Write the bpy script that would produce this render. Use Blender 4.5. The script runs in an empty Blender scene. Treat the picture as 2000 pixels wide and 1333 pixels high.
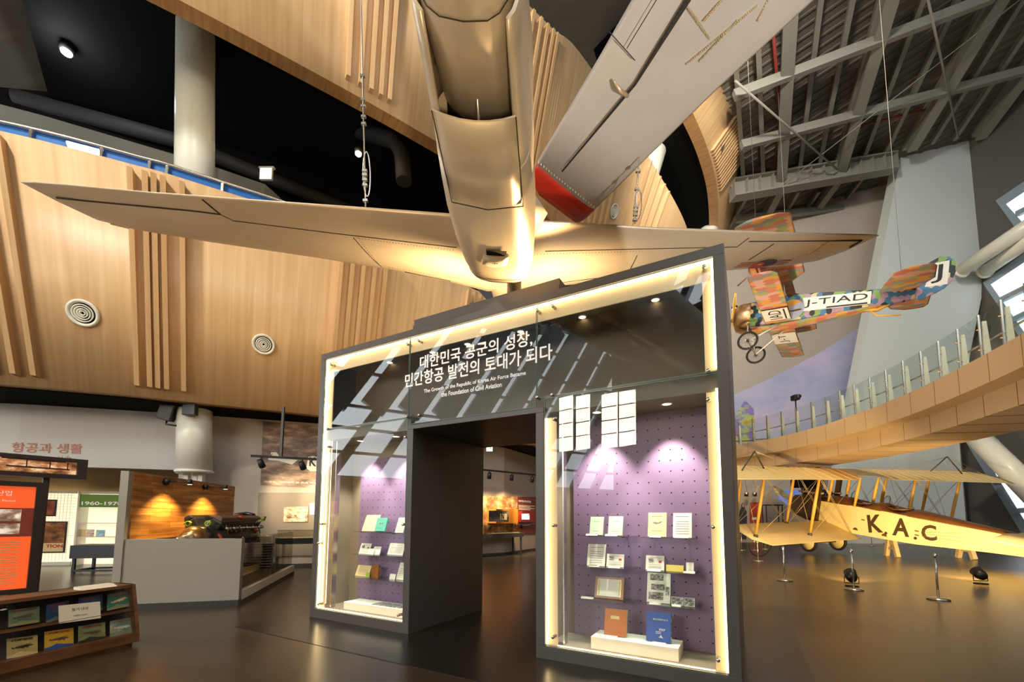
import bpy, bmesh, math, random
from mathutils import Vector, Matrix
random.seed(7)
C = bpy.context.scene.collection
SC = bpy.context.scene
PI = math.pi

# ------------------------------------------------------------------ camera
F, CYP, PITCH, ROLL, EYE = 830.0, 940.1, 0.0879, 0.0041, 1.5
cam_d = bpy.data.cameras.new('camera')
cam = bpy.data.objects.new('camera', cam_d); C.objects.link(cam)
cam_d.sensor_fit = 'HORIZONTAL'; cam_d.sensor_width = 36.0; cam_d.lens = 36.0 * F / 2000.0
cam_d.shift_y = (CYP - 666.5) / 2000.0
cam_d.clip_start = 0.05; cam_d.clip_end = 200
cam.matrix_world = Matrix.Translation((0, 0, EYE)) @ Matrix.Rotation(PI / 2 + PITCH, 4, 'X') @ Matrix.Rotation(ROLL, 4, 'Z')
SC.camera = cam

# ------------------------------------------------------------------ sky through the windows, exposure
world = bpy.data.worlds.new('world'); SC.world = world
world.use_nodes = True
bg = world.node_tree.nodes['Background']
bg.inputs[0].default_value = (0.88, 0.95, 1.0, 1); bg.inputs[1].default_value = 6.5
SC.view_settings.view_transform = 'Standard'; SC.view_settings.look = 'None'
SC.view_settings.exposure = 0.0; SC.view_settings.gamma = 1.0
SC.view_settings.use_curve_mapping = False
SC.cycles.transparent_max_bounces = 16
SC.cycles.max_bounces = 6
SC.cycles.sample_clamp_indirect = 4.0

def spot(name, loc, target, power, angle=60, blend=0.6, color=(1, .78, .5), r=0.06):
    d = bpy.data.lights.new(name, 'SPOT'); d.energy = power; d.color = color
    d.spot_size = math.radians(angle); d.spot_blend = blend; d.shadow_soft_size = r
    o = bpy.data.objects.new(name, d); C.objects.link(o)
    o.location = loc
    o.rotation_euler = (Vector(target) - Vector(loc)).to_track_quat('-Z', 'Y').to_euler()
    return o
def area(name, loc, target, power, sx, sy, color=(1, 1, 1)):
    d = bpy.data.lights.new(name, 'AREA'); d.energy = power; d.color = color
    d.shape = 'RECTANGLE'; d.size = sx; d.size_y = sy
    o = bpy.data.objects.new(name, d); C.objects.link(o); o.location = loc
    o.rotation_euler = (Vector(target) - Vector(loc)).to_track_quat('-Z', 'Y').to_euler()
    return o
WARM = (1.0, .76, .44); AMBER = (1.0, .70, .30); NEUT = (1.0, .92, .80)
# uplights on the gate roof, a wash on the bridge, and added fill spots without fixtures
spot('roof_flood', (-.85, 6.0, 4.35), (-1.35, 7.2, 5.6), 400, 165, .8, (1, .66, .31), .05)
spot('roof_flood', (.55, 6.3, 4.35), (.75, 7.0, 5.5), 400, 165, .8, (1, .66, .31), .05)
spot('belly_flood', (.6, 5.6, 4.35), (-.1, 2.4, 4.7), 900, 125, .8, (1, .62, .27), .06)
spot('floor_flood', (4.6, .5, .3), (2.0, 5.6, 7.2), 2600, 46, .9, (1, .90, .78), .15)  # unseen fill added under the hung wing, no fixture
spot('floor_flood', (-4.0, 1.6, .3), (-4.2, 6.0, 5.8), 700, 85, .9, (1, .60, .27), .15)  # unseen fill added for the fighter's left wing
spot('hall_downlight', (-9.5, 1.0, 14), (-4, 12, 6.5), 3500, 95, .9, NEUT, .4)  # this and the next hall spots are added fill, no fixtures in the roof
spot('hall_downlight', (-4.5, 3.5, 19), (1.5, 13, 14.5), 4200, 100, .9, NEUT, .4)
spot('hall_downlight', (8, 10, 20), (16, 25, 15), 12000, 110, .9, NEUT, .5)
spot('hall_downlight', (6, 6, 16), (9, 11, 0), 5000, 80, .9, WARM, .5)
spot('hall_downlight', (-2, .5, 8), (-4.6, 5.0, .4), 700, 50, .8, WARM, .2)
spot('column_spot', (-3.5, 3.0, 9.5), (-9.2, 11.6, 12.5), 1100, 26, .9, NEUT, .3)  # added to brighten the tall column, no fixture
spot('bridge_wash', (4.5, 9.5, .6), (12, 12, 5), 1000, 80, .9, (1, .78, .48), .2)
spot('passage_wash', (6.5, 13, 1.0), (10.3, 16.5, 9.7), 3600, 62, .9, (1, .82, .56), .2)  # added to brighten the patterned plane, no fixture
spot('floor_flood', (.3, -.8, .4), (-.3, 3.0, 4.7), 800, 42, .9, (1, .72, .40), .15)  # unseen fill added behind the camera for the fighter's belly


# ------------------------------------------------------------------ sight lines of the photograph, used to survey where things stand
def ray(u, v):
    a, b = u - 1000.0, v - CYP
    cr, sr = math.cos(ROLL), math.sin(ROLL)
    x, z = (a * cr + b * sr) / F, -(-a * sr + b * cr) / F
    c, s = math.cos(PITCH), math.sin(PITCH)
    return Vector((x, c - z * s, s + z * c))
EYEP = Vector((0, 0, EYE))
def G(u, v, z=0.0):
    d = ray(u, v); return EYEP + d * ((z - EYE) / d.z)
def DP(u, v, y):
    d = ray(u, v); return EYEP + d * (y / d.y)
def ON(u, v, p, n):
    d = ray(u, v); n = Vector(n); return EYEP + d * ((Vector(p) - EYEP).dot(n) / d.dot(n))

# ------------------------------------------------------------------ materials
def srgb(r, g, b):
    f = lambda c: (c / 255 / 12.92) if c <= 10 else ((c / 255 + .055) / 1.055) ** 2.4
    return (f(r), f(g), f(b))
class NT:
    def __init__(s, m):
        s.t = m.node_tree; s.n = s.t.nodes
    def add(s, typ, **kw):
        n = s.n.new(typ)
        for k, v in kw.items(): setattr(n, k, v)
        return n
    def link(s, a, b): s.t.links.new(a, b)
    def math(s, op, a, b=None):
        n = s.add('ShaderNodeMath', operation=op)
        for i, x in enumerate((a, b)):
            if x is None: continue
            if isinstance(x, (int, float)): n.inputs[i].default_value = x
            else: s.link(x, n.inputs[i])
        return n.outputs[0]
MATS = {}
def mat(name, col, rough=.5, metal=0.0, var=.06, scale=(8, 8, 8), bump=0.0, spec=.5, coat=0.0, emit=None, estr=0.0):
    if name in MATS: return MATS[name]
    m = bpy.data.materials.new(name); m.use_nodes = True; MATS[name] = m
    w = NT(m); p = w.n['Principled BSDF']
    p.inputs['Roughness'].default_value = rough; p.inputs['Metallic'].default_value = metal
    p.inputs['Specular IOR Level'].default_value = spec
    if coat: p.inputs['Coat Weight'].default_value = coat; p.inputs['Coat Roughness'].default_value = .12
    tc = w.add('ShaderNodeTexCoord'); mp = w.add('ShaderNodeMapping'); mp.inputs['Scale'].default_value = scale
    w.link(tc.outputs['Object'], mp.inputs[0])
    nz = w.add('ShaderNodeTexNoise'); nz.inputs['Scale'].default_value = 1.0; nz.inputs['Detail'].default_value = 5
    w.link(mp.outputs[0], nz.inputs['Vector'])
    cr = w.add('ShaderNodeValToRGB')
    cr.color_ramp.elements[0].position = .25; cr.color_ramp.elements[1].position = .75
    cr.color_ramp.elements[0].color = (*[c * (1 - var) for c in col], 1)
    cr.color_ramp.elements[1].color = (*[min(1, c * (1 + var)) for c in col], 1)
    w.link(nz.outputs[0], cr.inputs[0]); w.link(cr.outputs[0], p.inputs['Base Color'])
    if bump:
        b = w.add('ShaderNodeBump'); b.inputs['Strength'].default_value = bump; b.inputs['Distance'].default_value = .01
        w.link(nz.outputs[0], b.inputs['Height']); w.link(b.outputs[0], p.inputs['Normal'])
    if emit:
        p.inputs['Emission Color'].default_value = (*emit, 1); p.inputs['Emission Strength'].default_value = estr
    return m
def emis(name, col, s):
    if name in MATS: return MATS[name]
    m = bpy.data.materials.new(name); m.use_nodes = True; MATS[name] = m
    w = NT(m); w.n.remove(w.n['Principled BSDF'])
    e = w.add('ShaderNodeEmission'); e.inputs[0].default_value = (*col, 1); e.inputs[1].default_value = s
    w.link(e.outputs[0], w.n['Material Output'].inputs[0]); return m
def glass(name, tint=(.93, .97, .95), ior=1.5, rough=0.0):
    if name in MATS: return MATS[name]
    m = bpy.data.materials.new(name); m.use_nodes = True; MATS[name] = m
    w = NT(m); w.n.remove(w.n['Principled BSDF'])
    t = w.add('ShaderNodeBsdfTransparent'); t.inputs[0].default_value = (*tint, 1)
    g = w.add('ShaderNodeBsdfGlossy'); g.inputs['Roughness'].default_value = rough
    f = w.add('ShaderNodeFresnel'); ge = w.add('ShaderNodeNewGeometry')
    w.link(w.math('ADD', ior, w.math('MULTIPLY', ge.outputs['Backfacing'], 1 / ior - ior)), f.inputs[0])   # the same reflectance from either face
    x = w.add('ShaderNodeMixShader'); w.link(f.outputs[0], x.inputs[0]); w.link(t.outputs[0], x.inputs[1]); w.link(g.outputs[0], x.inputs[2])
    w.link(x.outputs[0], w.n['Material Output'].inputs[0]); return m
def wood(name, c0, c1, c2, scale, rough=.5, rot=(0, 0, 0), plank=None, coord='Object'):
    if name in MATS: return MATS[name]
    m = bpy.data.materials.new(name); m.use_nodes = True; MATS[name] = m
    w = NT(m); p = w.n['Principled BSDF']; p.inputs['Roughness'].default_value = rough
    tc = w.add('ShaderNodeTexCoord'); mp = w.add('ShaderNodeMapping'); mp.inputs['Scale'].default_value = scale; mp.inputs['Rotation'].default_value = rot
    w.link(tc.outputs[coord], mp.inputs[0])
    n1 = w.add('ShaderNodeTexNoise'); n1.inputs['Scale'].default_value = 1; n1.inputs['Detail'].default_value = 7; n1.inputs['Distortion'].default_value = .35
    w.link(mp.outputs[0], n1.inputs['Vector'])
    cr = w.add('ShaderNodeValToRGB'); e = cr.color_ramp.elements
    e[0].position = .3; e[0].color = (*c0, 1); e[1].position = .72; e[1].color = (*c2, 1)
    k = e.new(.5); k.color = (*c1, 1)
    w.link(n1.outputs[0], cr.inputs[0])
    out = cr.outputs[0]
    if plank:
        br = w.add('ShaderNodeTexBrick'); mp2 = w.add('ShaderNodeMapping'); mp2.inputs['Rotation'].default_value = plank[2]
        w.link(tc.outputs[coord], mp2.inputs[0]); w.link(mp2.outputs[0], br.inputs['Vector'])
        br.inputs['Scale'].default_value = 1; br.inputs['Brick Width'].default_value = plank[0]; br.inputs['Row Height'].default_value = plank[1]
        br.inputs['Mortar Size'].default_value = .003; br.inputs['Color1'].default_value = (.6, .6, .6, 1); br.inputs['Color2'].default_value = (1.2, 1.2, 1.2, 1); br.inputs['Mortar'].default_value = (.25, .25, .25, 1)
        mx = w.add('ShaderNodeMix', data_type='RGBA', blend_type='MULTIPLY'); mx.inputs[0].default_value = 1
        w.link(out, mx.inputs[6]); w.link(br.outputs[0], mx.inputs[7]); out = mx.outputs[2]
    w.link(out, p.inputs['Base Color']); return m
def photo(name, cols, scale=3.0, seed=0, emit=0.0, stretch=(1, 1, 1.6)):
    if name in MATS: return MATS[name]
    m = bpy.data.materials.new(name); m.use_nodes = True; MATS[name] = m
    w = NT(m); p = w.n['Principled BSDF']; p.inputs['Roughness'].default_value = .45
    tc = w.add('ShaderNodeTexCoord'); mp = w.add('ShaderNodeMapping')
    mp.inputs['Scale'].default_value = [scale * q for q in stretch]; mp.inputs['Location'].default_value = (seed * 3.7, seed * 1.3, seed * 7.1)
    w.link(tc.outputs['Object'], mp.inputs[0])
    nz = w.add('ShaderNodeTexNoise'); nz.inputs['Scale'].default_value = 1; nz.inputs['Detail'].default_value = 6; nz.inputs['Roughness'].default_value = .62
    w.link(mp.outputs[0], nz.inputs['Vector'])
    cr = w.add('ShaderNodeValToRGB'); e = cr.color_ramp.elements
    e[0].position = .32; e[0].color = (*cols[0], 1); e[1].position = .68; e[1].color = (*cols[-1], 1)
    for i, c in enumerate(cols[1:-1]):
        k = e.new(.32 + .36 * (i + 1) / (len(cols) - 1)); k.color = (*c, 1)
    w.link(nz.outputs[0], cr.inputs[0]); w.link(cr.outputs[0], p.inputs['Base Color'])
    if emit:
        w.link(cr.outputs[0], p.inputs['Emission Color']); p.inputs['Emission Strength'].default_value = emit
    return m
def lozenge(name, axes, size, cols, rough=.6):
    """printed lozenge fabric: a hexagon lattice with one colour per cell"""
    m = bpy.data.materials.new(name); m.use_nodes = True; MATS[name] = m
    w = NT(m); p = w.n['Principled BSDF']; p.inputs['Roughness'].default_value = rough
    tc = w.add('ShaderNodeTexCoord'); sp = w.add('ShaderNodeSeparateXYZ'); w.link(tc.outputs['Object'], sp.inputs[0])
    x = w.math('MULTIPLY', sp.outputs[axes[0]], 1 / size[0]); y = w.math('MULTIPLY', sp.outputs[axes[1]], 1 / size[1] / 1.1547)
    S3 = 1.7320508
    ya = w.math('DIVIDE', y, S3)
    aix, aiy = w.math('FLOOR', w.math('ADD', x, .5)), w.math('FLOOR', w.math('ADD', ya, .5))
    bix, biy = w.math('ADD', w.math('FLOOR', x), .5), w.math('ADD', w.math('FLOOR', ya), .5)
    def d2(ix, iy):
        dx = w.math('SUBTRACT', x, ix); dy = w.math('MULTIPLY', w.math('SUBTRACT', ya, iy), S3)
        return w.math('ADD', w.math('MULTIPLY', dx, dx), w.math('MULTIPLY', dy, dy))
    c = w.math('LESS_THAN', d2(aix, aiy), d2(bix, biy))
    def mixv(a, b):
        return w.math('ADD', b, w.math('MULTIPLY', c, w.math('SUBTRACT', a, b)))
    cb = w.add('ShaderNodeCombineXYZ'); w.link(mixv(aix, bix), cb.inputs[0]); w.link(mixv(aiy, biy), cb.inputs[1])
    wn = w.add('ShaderNodeTexWhiteNoise', noise_dimensions='3D'); w.link(cb.outputs[0], wn.inputs['Vector'])
    cr = w.add('ShaderNodeValToRGB'); cr.color_ramp.interpolation = 'CONSTANT'; e = cr.color_ramp.elements
    n = len(cols); e[0].position = 0; e[0].color = (*cols[0], 1); e[1].position = 1 / n; e[1].color = (*cols[1], 1)
    for i in range(2, n):
        k = e.new(i / n); k.color = (*cols[i], 1)
    w.link(wn.outputs['Value'], cr.inputs[0]); w.link(cr.outputs[0], p.inputs['Base Color']); return m

M = {}
M['oak'] = wood('pale oak panelling', srgb(194, 155, 108), srgb(205, 168, 121), srgb(216, 182, 136), (8, .28, 1), .42, coord='UV')
M['oak_dark'] = wood('oak soffit edge', srgb(170, 122, 72), srgb(190, 142, 88), srgb(205, 160, 108), (12, 1, 1), .45, coord='UV')
M['plank'] = wood('reclaimed plank wall', srgb(136, 84, 30), srgb(182, 120, 52), srgb(220, 166, 88), (1.2, 14, 1), .55, plank=(1.1, .118, (0, 0, 0)), coord='UV')
M['walnut'] = wood('brown showcase timber', srgb(88, 56, 34), srgb(112, 74, 46), srgb(134, 92, 60), (3, 3, 14), .4)
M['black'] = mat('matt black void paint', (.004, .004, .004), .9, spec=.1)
M['dark'] = mat('dark duct paint', (.022, .021, .020), .7)
M['white'] = mat('warm white wall paint', srgb(205, 203, 196), .7, var=.02)
M['slab'] = mat('pale grey wall paint', srgb(196, 202, 198), .7, var=.02)
M['beige'] = mat('greige wall paint', srgb(170, 158, 146), .7, var=.03)
M['column'] = mat('ivory column paint', srgb(226, 224, 208), .3, var=.02)
M['steel'] = mat('grey steel paint', srgb(128, 126, 116), .5, var=.05)
M['deck'] = mat('roof deck', srgb(96, 90, 80), .6, var=.12, scale=(.4, 4, 1))
M['greypanel'] = mat('dark grey cladding', srgb(96, 92, 86), .55, var=.05, scale=(.6, .6, .6))
M['frame'] = mat('window frame aluminium', srgb(150, 166, 178), .35, .2, var=.02)
M['case'] = mat('charcoal case lacquer', srgb(84, 79, 75), .45, var=.03)
M['cream'] = mat('cream light box acrylic', srgb(232, 212, 172), .45, var=.01)
M['case_in'] = mat('case lining', srgb(150, 138, 118), .6, var=.03)
M['divider'] = mat('olive grey divider', srgb(112, 108, 94), .5, var=.02)
M['led'] = emis('warm strip lamp', (1, .72, .36), 9.0)
M['down'] = emis('warm downlight', (1, .76, .42), 9.0)
M['glass'] = glass('clear case glass', (.97, .98, .97), 1.42)
M['glass_rail'] = glass('green tinted rail glass', (.93, .97, .95), 1.45)
M['glass_smoke'] = glass('smoky guard glass', (.80, .78, .72), 1.5)
M['glass_shelf'] = glass('thin shelf glass', (.86, .93, .92), 1.6)
M['glass_edge'] = mat('polished glass edge', srgb(90, 118, 108), .2, var=.02)
M['chrome'] = mat('brushed steel', srgb(205, 200, 190), .25, .9, var=.03)
M['brass'] = mat('brassy clamp', srgb(196, 150, 92), .3, .8)
M['alu'] = mat('silver aircraft paint', srgb(208, 196, 176), .38, .42, var=.06, scale=(2, 5, 2), bump=.06)
M['alu2'] = mat('old silver dope', srgb(196, 190, 184), .5, .12, var=.05, scale=(2, 2, 2), bump=.05)
M['seam'] = mat('dark panel seam', (.02, .015, .01), .8)
M['rivet'] = mat('worn rivets', srgb(205, 185, 150), .4, .5)
M['redtip'] = mat('red wing tip paint', srgb(176, 40, 22), .4, var=.12)
M['navy'] = mat('navy roundel paint', srgb(40, 40, 66), .5)
M['redr'] = mat('red roundel paint', srgb(190, 66, 40), .5)
M['whitep'] = mat('white paint', srgb(232, 228, 218), .5, var=.02)
M['blackp'] = mat('satin black', (.012, .012, .012), .4)
M['iron'] = mat('dark iron grey', srgb(62, 62, 62), .45, .2)
M['rubber'] = mat('black rubber', (.016, .015, .014), .7)
M['canvas'] = mat('doped cream canvas', srgb(232, 208, 146), .6, var=.04, scale=(2, 12, 2))
M['strut'] = mat('varnished spruce', srgb(222, 172, 74), .45, var=.05, scale=(30, 30, 2))
M['mahog'] = mat('brown varnished ply', srgb(98, 60, 24), .32, var=.15, scale=(6, 2, 6))
M['pine'] = mat('raw pine', srgb(236, 206, 150), .6, var=.06, scale=(3, 3, 20))
M['wire'] = mat('bracing wire', srgb(200, 180, 140), .4, .6)
M['copper'] = mat('burnished cowl metal', srgb(190, 150, 108), .28, .85, var=.05)
M['letter'] = mat('dark brown lettering', srgb(66, 46, 16), .6)
M['ink'] = mat('black lettering', (.012, .011, .010), .6)
M['paper'] = mat('white paper', srgb(238, 232, 216), .6, var=.02)
M['buff'] = mat('buff paper', srgb(232, 206, 150), .6, var=.05)
M['purple'] = mat('violet pegboard', srgb(136, 112, 146), .6, var=.03)
M['hole'] = mat('peg hole', (.012, .008, .016), .9)
M['txtw'] = mat('white vinyl lettering', srgb(245, 242, 236), .5, emit=(1, .97, .92), estr=.25)  # faint emission added so the letters read brighter
M['rust'] = mat('terracotta lettering', srgb(188, 122, 96), .6)
M['blue_glow'] = mat('blue balcony kerb', srgb(40, 110, 200), .6)

# ------------------------------------------------------------------ mesh builder
class MB:
    def __init__(s): s.v = []; s.f = []; s.m = []; s.s = []; s.uv = None
    def _add(s, vs, fs, m=0, sm=False):
        b = len(s.v); s.v += [Vector(q) for q in vs]
        for f in fs: s.f.append([b + i for i in f]); s.m.append(m); s.s.append(sm)
        return s
    def box(s, a, b, m=0):
        (x0, y0, z0), (x1, y1, z1) = a, b
        vs = [(x0, y0, z0), (x1, y0, z0), (x1, y1, z0), (x0, y1, z0), (x0, y0, z1), (x1, y0, z1), (x1, y1, z1), (x0, y1, z1)]
        return s._add(vs, [(0, 3, 2, 1), (4, 5, 6, 7), (0, 1, 5, 4), (1, 2, 6, 5), (2, 3, 7, 6), (3, 0, 4, 7)], m)
    def hexa(s, lo, hi, m=0):
        """box-like solid between two quads"""
        return s._add(list(lo) + list(hi), [(0, 3, 2, 1), (4, 5, 6, 7), (0, 1, 5, 4), (1, 2, 6, 5), (2, 3, 7, 6), (3, 0, 4, 7)], m)
    def beam(s, p, q, w, h, up=(0, 0, 1), m=0):
        p, q = Vector(p), Vector(q); d = (q - p).normalized(); up = Vector(up)
        a = d.cross(up)
        if a.length < 1e-5: a = d.cross(Vector((1, 0, 0)))
        a.normalize(); b = a.cross(d).normalized(); a *= w / 2; b *= h / 2
        return s.hexa([p - a - b, p + a - b, p + a + b, p - a + b], [q - a - b, q + a - b, q + a + b, q - a + b], m)
    def tube(s, pts, r, n=8, m=0, cap=True):
        pts = [Vector(p) for p in pts]; rs = r if isinstance(r, (list, tuple)) else [r] * len(pts)
        vs, fs = [], []; ref = None
        for i, p in enumerate(pts):
            d = (pts[min(i + 1, len(pts) - 1)] - pts[max(i - 1, 0)]).normalized()
            if ref is None: ref = d.orthogonal().normalized()
            ref = (ref - d * ref.dot(d)); ref = ref.normalized() if ref.length > 1e-6 else d.orthogonal().normalized()
            b = d.cross(ref)
            for k in range(n):
                t = 2 * PI * k / n; vs.append(p + (ref * math.cos(t) + b * math.sin(t)) * rs[i])
        for i in range(len(pts) - 1):
            for k in range(n):
                fs.append((i * n + k, i * n + (k + 1) % n, (i + 1) * n + (k + 1) % n, (i + 1) * n + k))
        s._add(vs, fs, m, True)
        if cap:
            o = len(s.v) - len(vs); L = len(pts) - 1
            s.f.append([o + k for k in range(n)][::-1]); s.m.append(m); s.s.append(False)
            s.f.append([o + L * n + k for k in range(n)]); s.m.append(m); s.s.append(False)
        return s
    def lathe(s, c, axis, prof, n=20, m=0):
        """profile of (radius, distance along the axis)"""
        c = Vector(c); d = Vector(axis).normalized(); a = d.orthogonal().normalized(); b = d.cross(a)
        vs = [c + d * h + (a * math.cos(2 * PI * k / n) + b * math.sin(2 * PI * k / n)) * max(r, 1e-4) for r, h in prof for k in range(n)]
        fs = [(i * n + k, i * n + (k + 1) % n, (i + 1) * n + (k + 1) % n, (i + 1) * n + k) for i in range(len(prof) - 1) for k in range(n)]
        return s._add(vs, fs, m, True)
    def poly(s, pts, m=0): return s._add(pts, [tuple(range(len(pts)))], m)
    def prism(s, pts, vec, m=0):
        n = len(pts); vec = Vector(vec); pts = [Vector(p) for p in pts]
        vs = pts + [p + vec for p in pts]
        return s._add(vs, [tuple(range(n))[::-1], tuple(range(n, 2 * n))] + [(i, (i + 1) % n, n + (i + 1) % n, n + i) for i in range(n)], m)
    def loft(s, rings, m=0, closed=True, cap=True, smooth=True):
        n = len(rings[0]); vs = [p for r in rings for p in r]; kk = n if closed else n - 1
        fs = [(i * n + k, i * n + (k + 1) % n, (i + 1) * n + (k + 1) % n, (i + 1) * n + k) for i in range(len(rings) - 1) for k in range(kk)]
        s._add(vs, fs, m, smooth)
        if cap and closed:
            o = len(s.v) - len(vs)
            s.f.append([o + k for k in range(n)][::-1]); s.m.append(m); s.s.append(False)
            o += (len(rings) - 1) * n
            s.f.append([o + k for k in range(n)]); s.m.append(m); s.s.append(False)
        return s
    def disc(s, c, nrm, r, n=20, m=0, ry=None, ax=None):
        c = Vector(c); d = Vector(nrm).normalized(); a = Vector(ax).normalized() if ax else d.orthogonal().normalized(); b = d.cross(a)
        return s.poly([c + a * math.cos(2 * PI * k / n) * r + b * math.sin(2 * PI * k / n) * (ry or r) for k in range(n)], m)
    def build(s, name, mats, parent=None, bevel=0.0, recenter=True):
        me = bpy.data.meshes.new(name)
        off = Vector((0, 0, 0))
        if parent is None and recenter and s.v:
            xs = [q.x for q in s.v]; ys = [q.y for q in s.v]; zs = [q.z for q in s.v]
            off = Vector(((min(xs) + max(xs)) / 2, (min(ys) + max(ys)) / 2, min(zs)))
        me.from_pydata([q - off for q in s.v], [], s.f)
        for k in (mats if isinstance(mats, (list, tuple)) else [mats]): me.materials.append(M[k] if isinstance(k, str) else k)
        me.polygons.foreach_set('material_index', s.m); me.polygons.foreach_set('use_smooth', s.s)
        bm = bmesh.new(); bm.from_mesh(me); bmesh.ops.recalc_face_normals(bm, faces=bm.faces); bm.to_mesh(me); bm.free()
        if s.uv:
            ul = me.uv_layers.new(name='UVMap')
            for lp in me.loops: ul.data[lp.index].uv = s.uv[lp.vertex_index]
        me.update()
        o = bpy.data.objects.new(name, me); C.objects.link(o)
        if parent is not None: o.parent = parent
        else: o.location = off
        if bevel:
            b = o.modifiers.new('bevel', 'BEVEL'); b.width = bevel; b.segments = 2; b.limit_method = 'ANGLE'; b.angle_limit = math.radians(50)
        return o
def tag(o, label=None, cat=None, group=None, kind=None):
    if label: o['label'] = label
    if cat: o['category'] = cat
    if group: o['group'] = group
    if kind: o['kind'] = kind
    return o
def thing(name, label, cat, loc=(0, 0, 0), rot=(0, 0, 0), group=None):
    o = bpy.data.objects.new(name, None); C.objects.link(o); o.location = loc; o.rotation_euler = rot; o.empty_display_size = .1
    return tag(o, label, cat, group)
def struct(mb, name, mats, label=None, parent=None, bevel=0, cat='building part'):
    o = mb.build(name, mats, parent, bevel)
    if parent is None: tag(o, label or name.replace('_', ' '), cat, None, 'structure')
    return o
def dup(root, loc, rot=None, label=None):
    r = root.copy(); C.objects.link(r); r.location = loc
    if rot is not None: r.rotation_euler = rot
    if label: r['label'] = label
    for ch in list(root.children):
        c = ch.copy(); C.objects.link(c); c.parent = r
        for g in ch.children:
            d = g.copy(); C.objects.link(d); d.parent = c
    return r
def text(name, body, p, xd, up, size, m, parent=None, align='LEFT', ext=.002, bold=0.0, width=None, height=None, shear=0.0, space=1.0):
    cu = bpy.data.curves.new(name, 'FONT'); cu.body = body; cu.size = size; cu.align_x = align; cu.extrude = ext / 2; cu.offset = bold; cu.shear = shear
    cu.space_line = .95; cu.resolution_u = 3; cu.space_character = space
    t = bpy.data.objects.new(name, cu); C.objects.link(t)
    dg = bpy.context.evaluated_depsgraph_get(); me = bpy.data.meshes.new_from_object(t.evaluated_get(dg))
    bpy.data.objects.remove(t); bpy.data.curves.remove(cu)
    me.name = name
    if len(me.vertices):
        xs = [q.co.x for q in me.vertices]; ys = [q.co.y for q in me.vertices]
        sx = width / (max(xs) - min(xs)) if width else 1.0; sy = height / (max(ys) - min(ys)) if height else (sx if width else 1.0)
        x0 = min(xs) if align == 'LEFT' else (min(xs) + max(xs)) / 2; y0 = min(ys)
        for q in me.vertices: q.co.x = (q.co.x - x0) * sx; q.co.y = (q.co.y - y0) * sy
    me.materials.clear(); me.materials.append(M[m] if isinstance(m, str) else m)
    for q in me.polygons: q.material_index = 0
    o = bpy.data.objects.new(name, me); C.objects.link(o)
    xd = Vector(xd).normalized(); up = Vector(up); up = (up - xd * up.dot(xd)).normalized(); n = xd.cross(up)
    mt = Matrix((xd, up, n)).transposed().to_4x4(); mt.translation = Vector(p)
    if parent is not None: o.parent = parent
    o.matrix_local = mt
    return o
def crom(P, t):
    n = len(P); i = max(0, min(n - 2, int(math.floor(t)))); f = t - i
    p0, p1, p2, p3 = P[max(i - 1, 0)], P[i], P[i + 1], P[min(i + 2, n - 1)]
    if i == 0: p0 = p1 * 2 - p2
    if i == n - 2: p3 = p2 * 2 - p1
    return .5 * ((2 * p1) + (p2 - p0) * f + (2 * p0 - 5 * p1 + 4 * p2 - p3) * f * f + (3 * p1 - p0 - 3 * p2 + p3) * f ** 3)

# ================================================================== THE SETTING
M['floorm'] = wood('polished brown vinyl floor', (.044, .029, .016), (.055, .037, .021), (.070, .048, .028), (.5, 3.0, 1), .27)
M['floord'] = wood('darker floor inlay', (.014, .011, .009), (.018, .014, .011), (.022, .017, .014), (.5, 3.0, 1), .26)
struct(MB().box((-30, -16, -.3), (45, 45, 0)), 'floor', 'floorm')

# ---- display gate footprint (its own axes: s along the front, d into the depth)
CYAW = -0.5067; CO = Vector((-1.3328, 5.6374, 0))
CS = Vector((math.cos(CYAW), math.sin(CYAW), 0)); CD = Vector((-math.sin(CYAW), math.cos(CYAW), 0))
def case(s, d, z=0.0): return CO + CS * s + CD * d + Vector((0, 0, z))
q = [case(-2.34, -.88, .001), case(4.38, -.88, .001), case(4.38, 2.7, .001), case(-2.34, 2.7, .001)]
struct(MB().prism(q, (0, 0, .003)), 'floor_inlay', 'floord')

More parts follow.
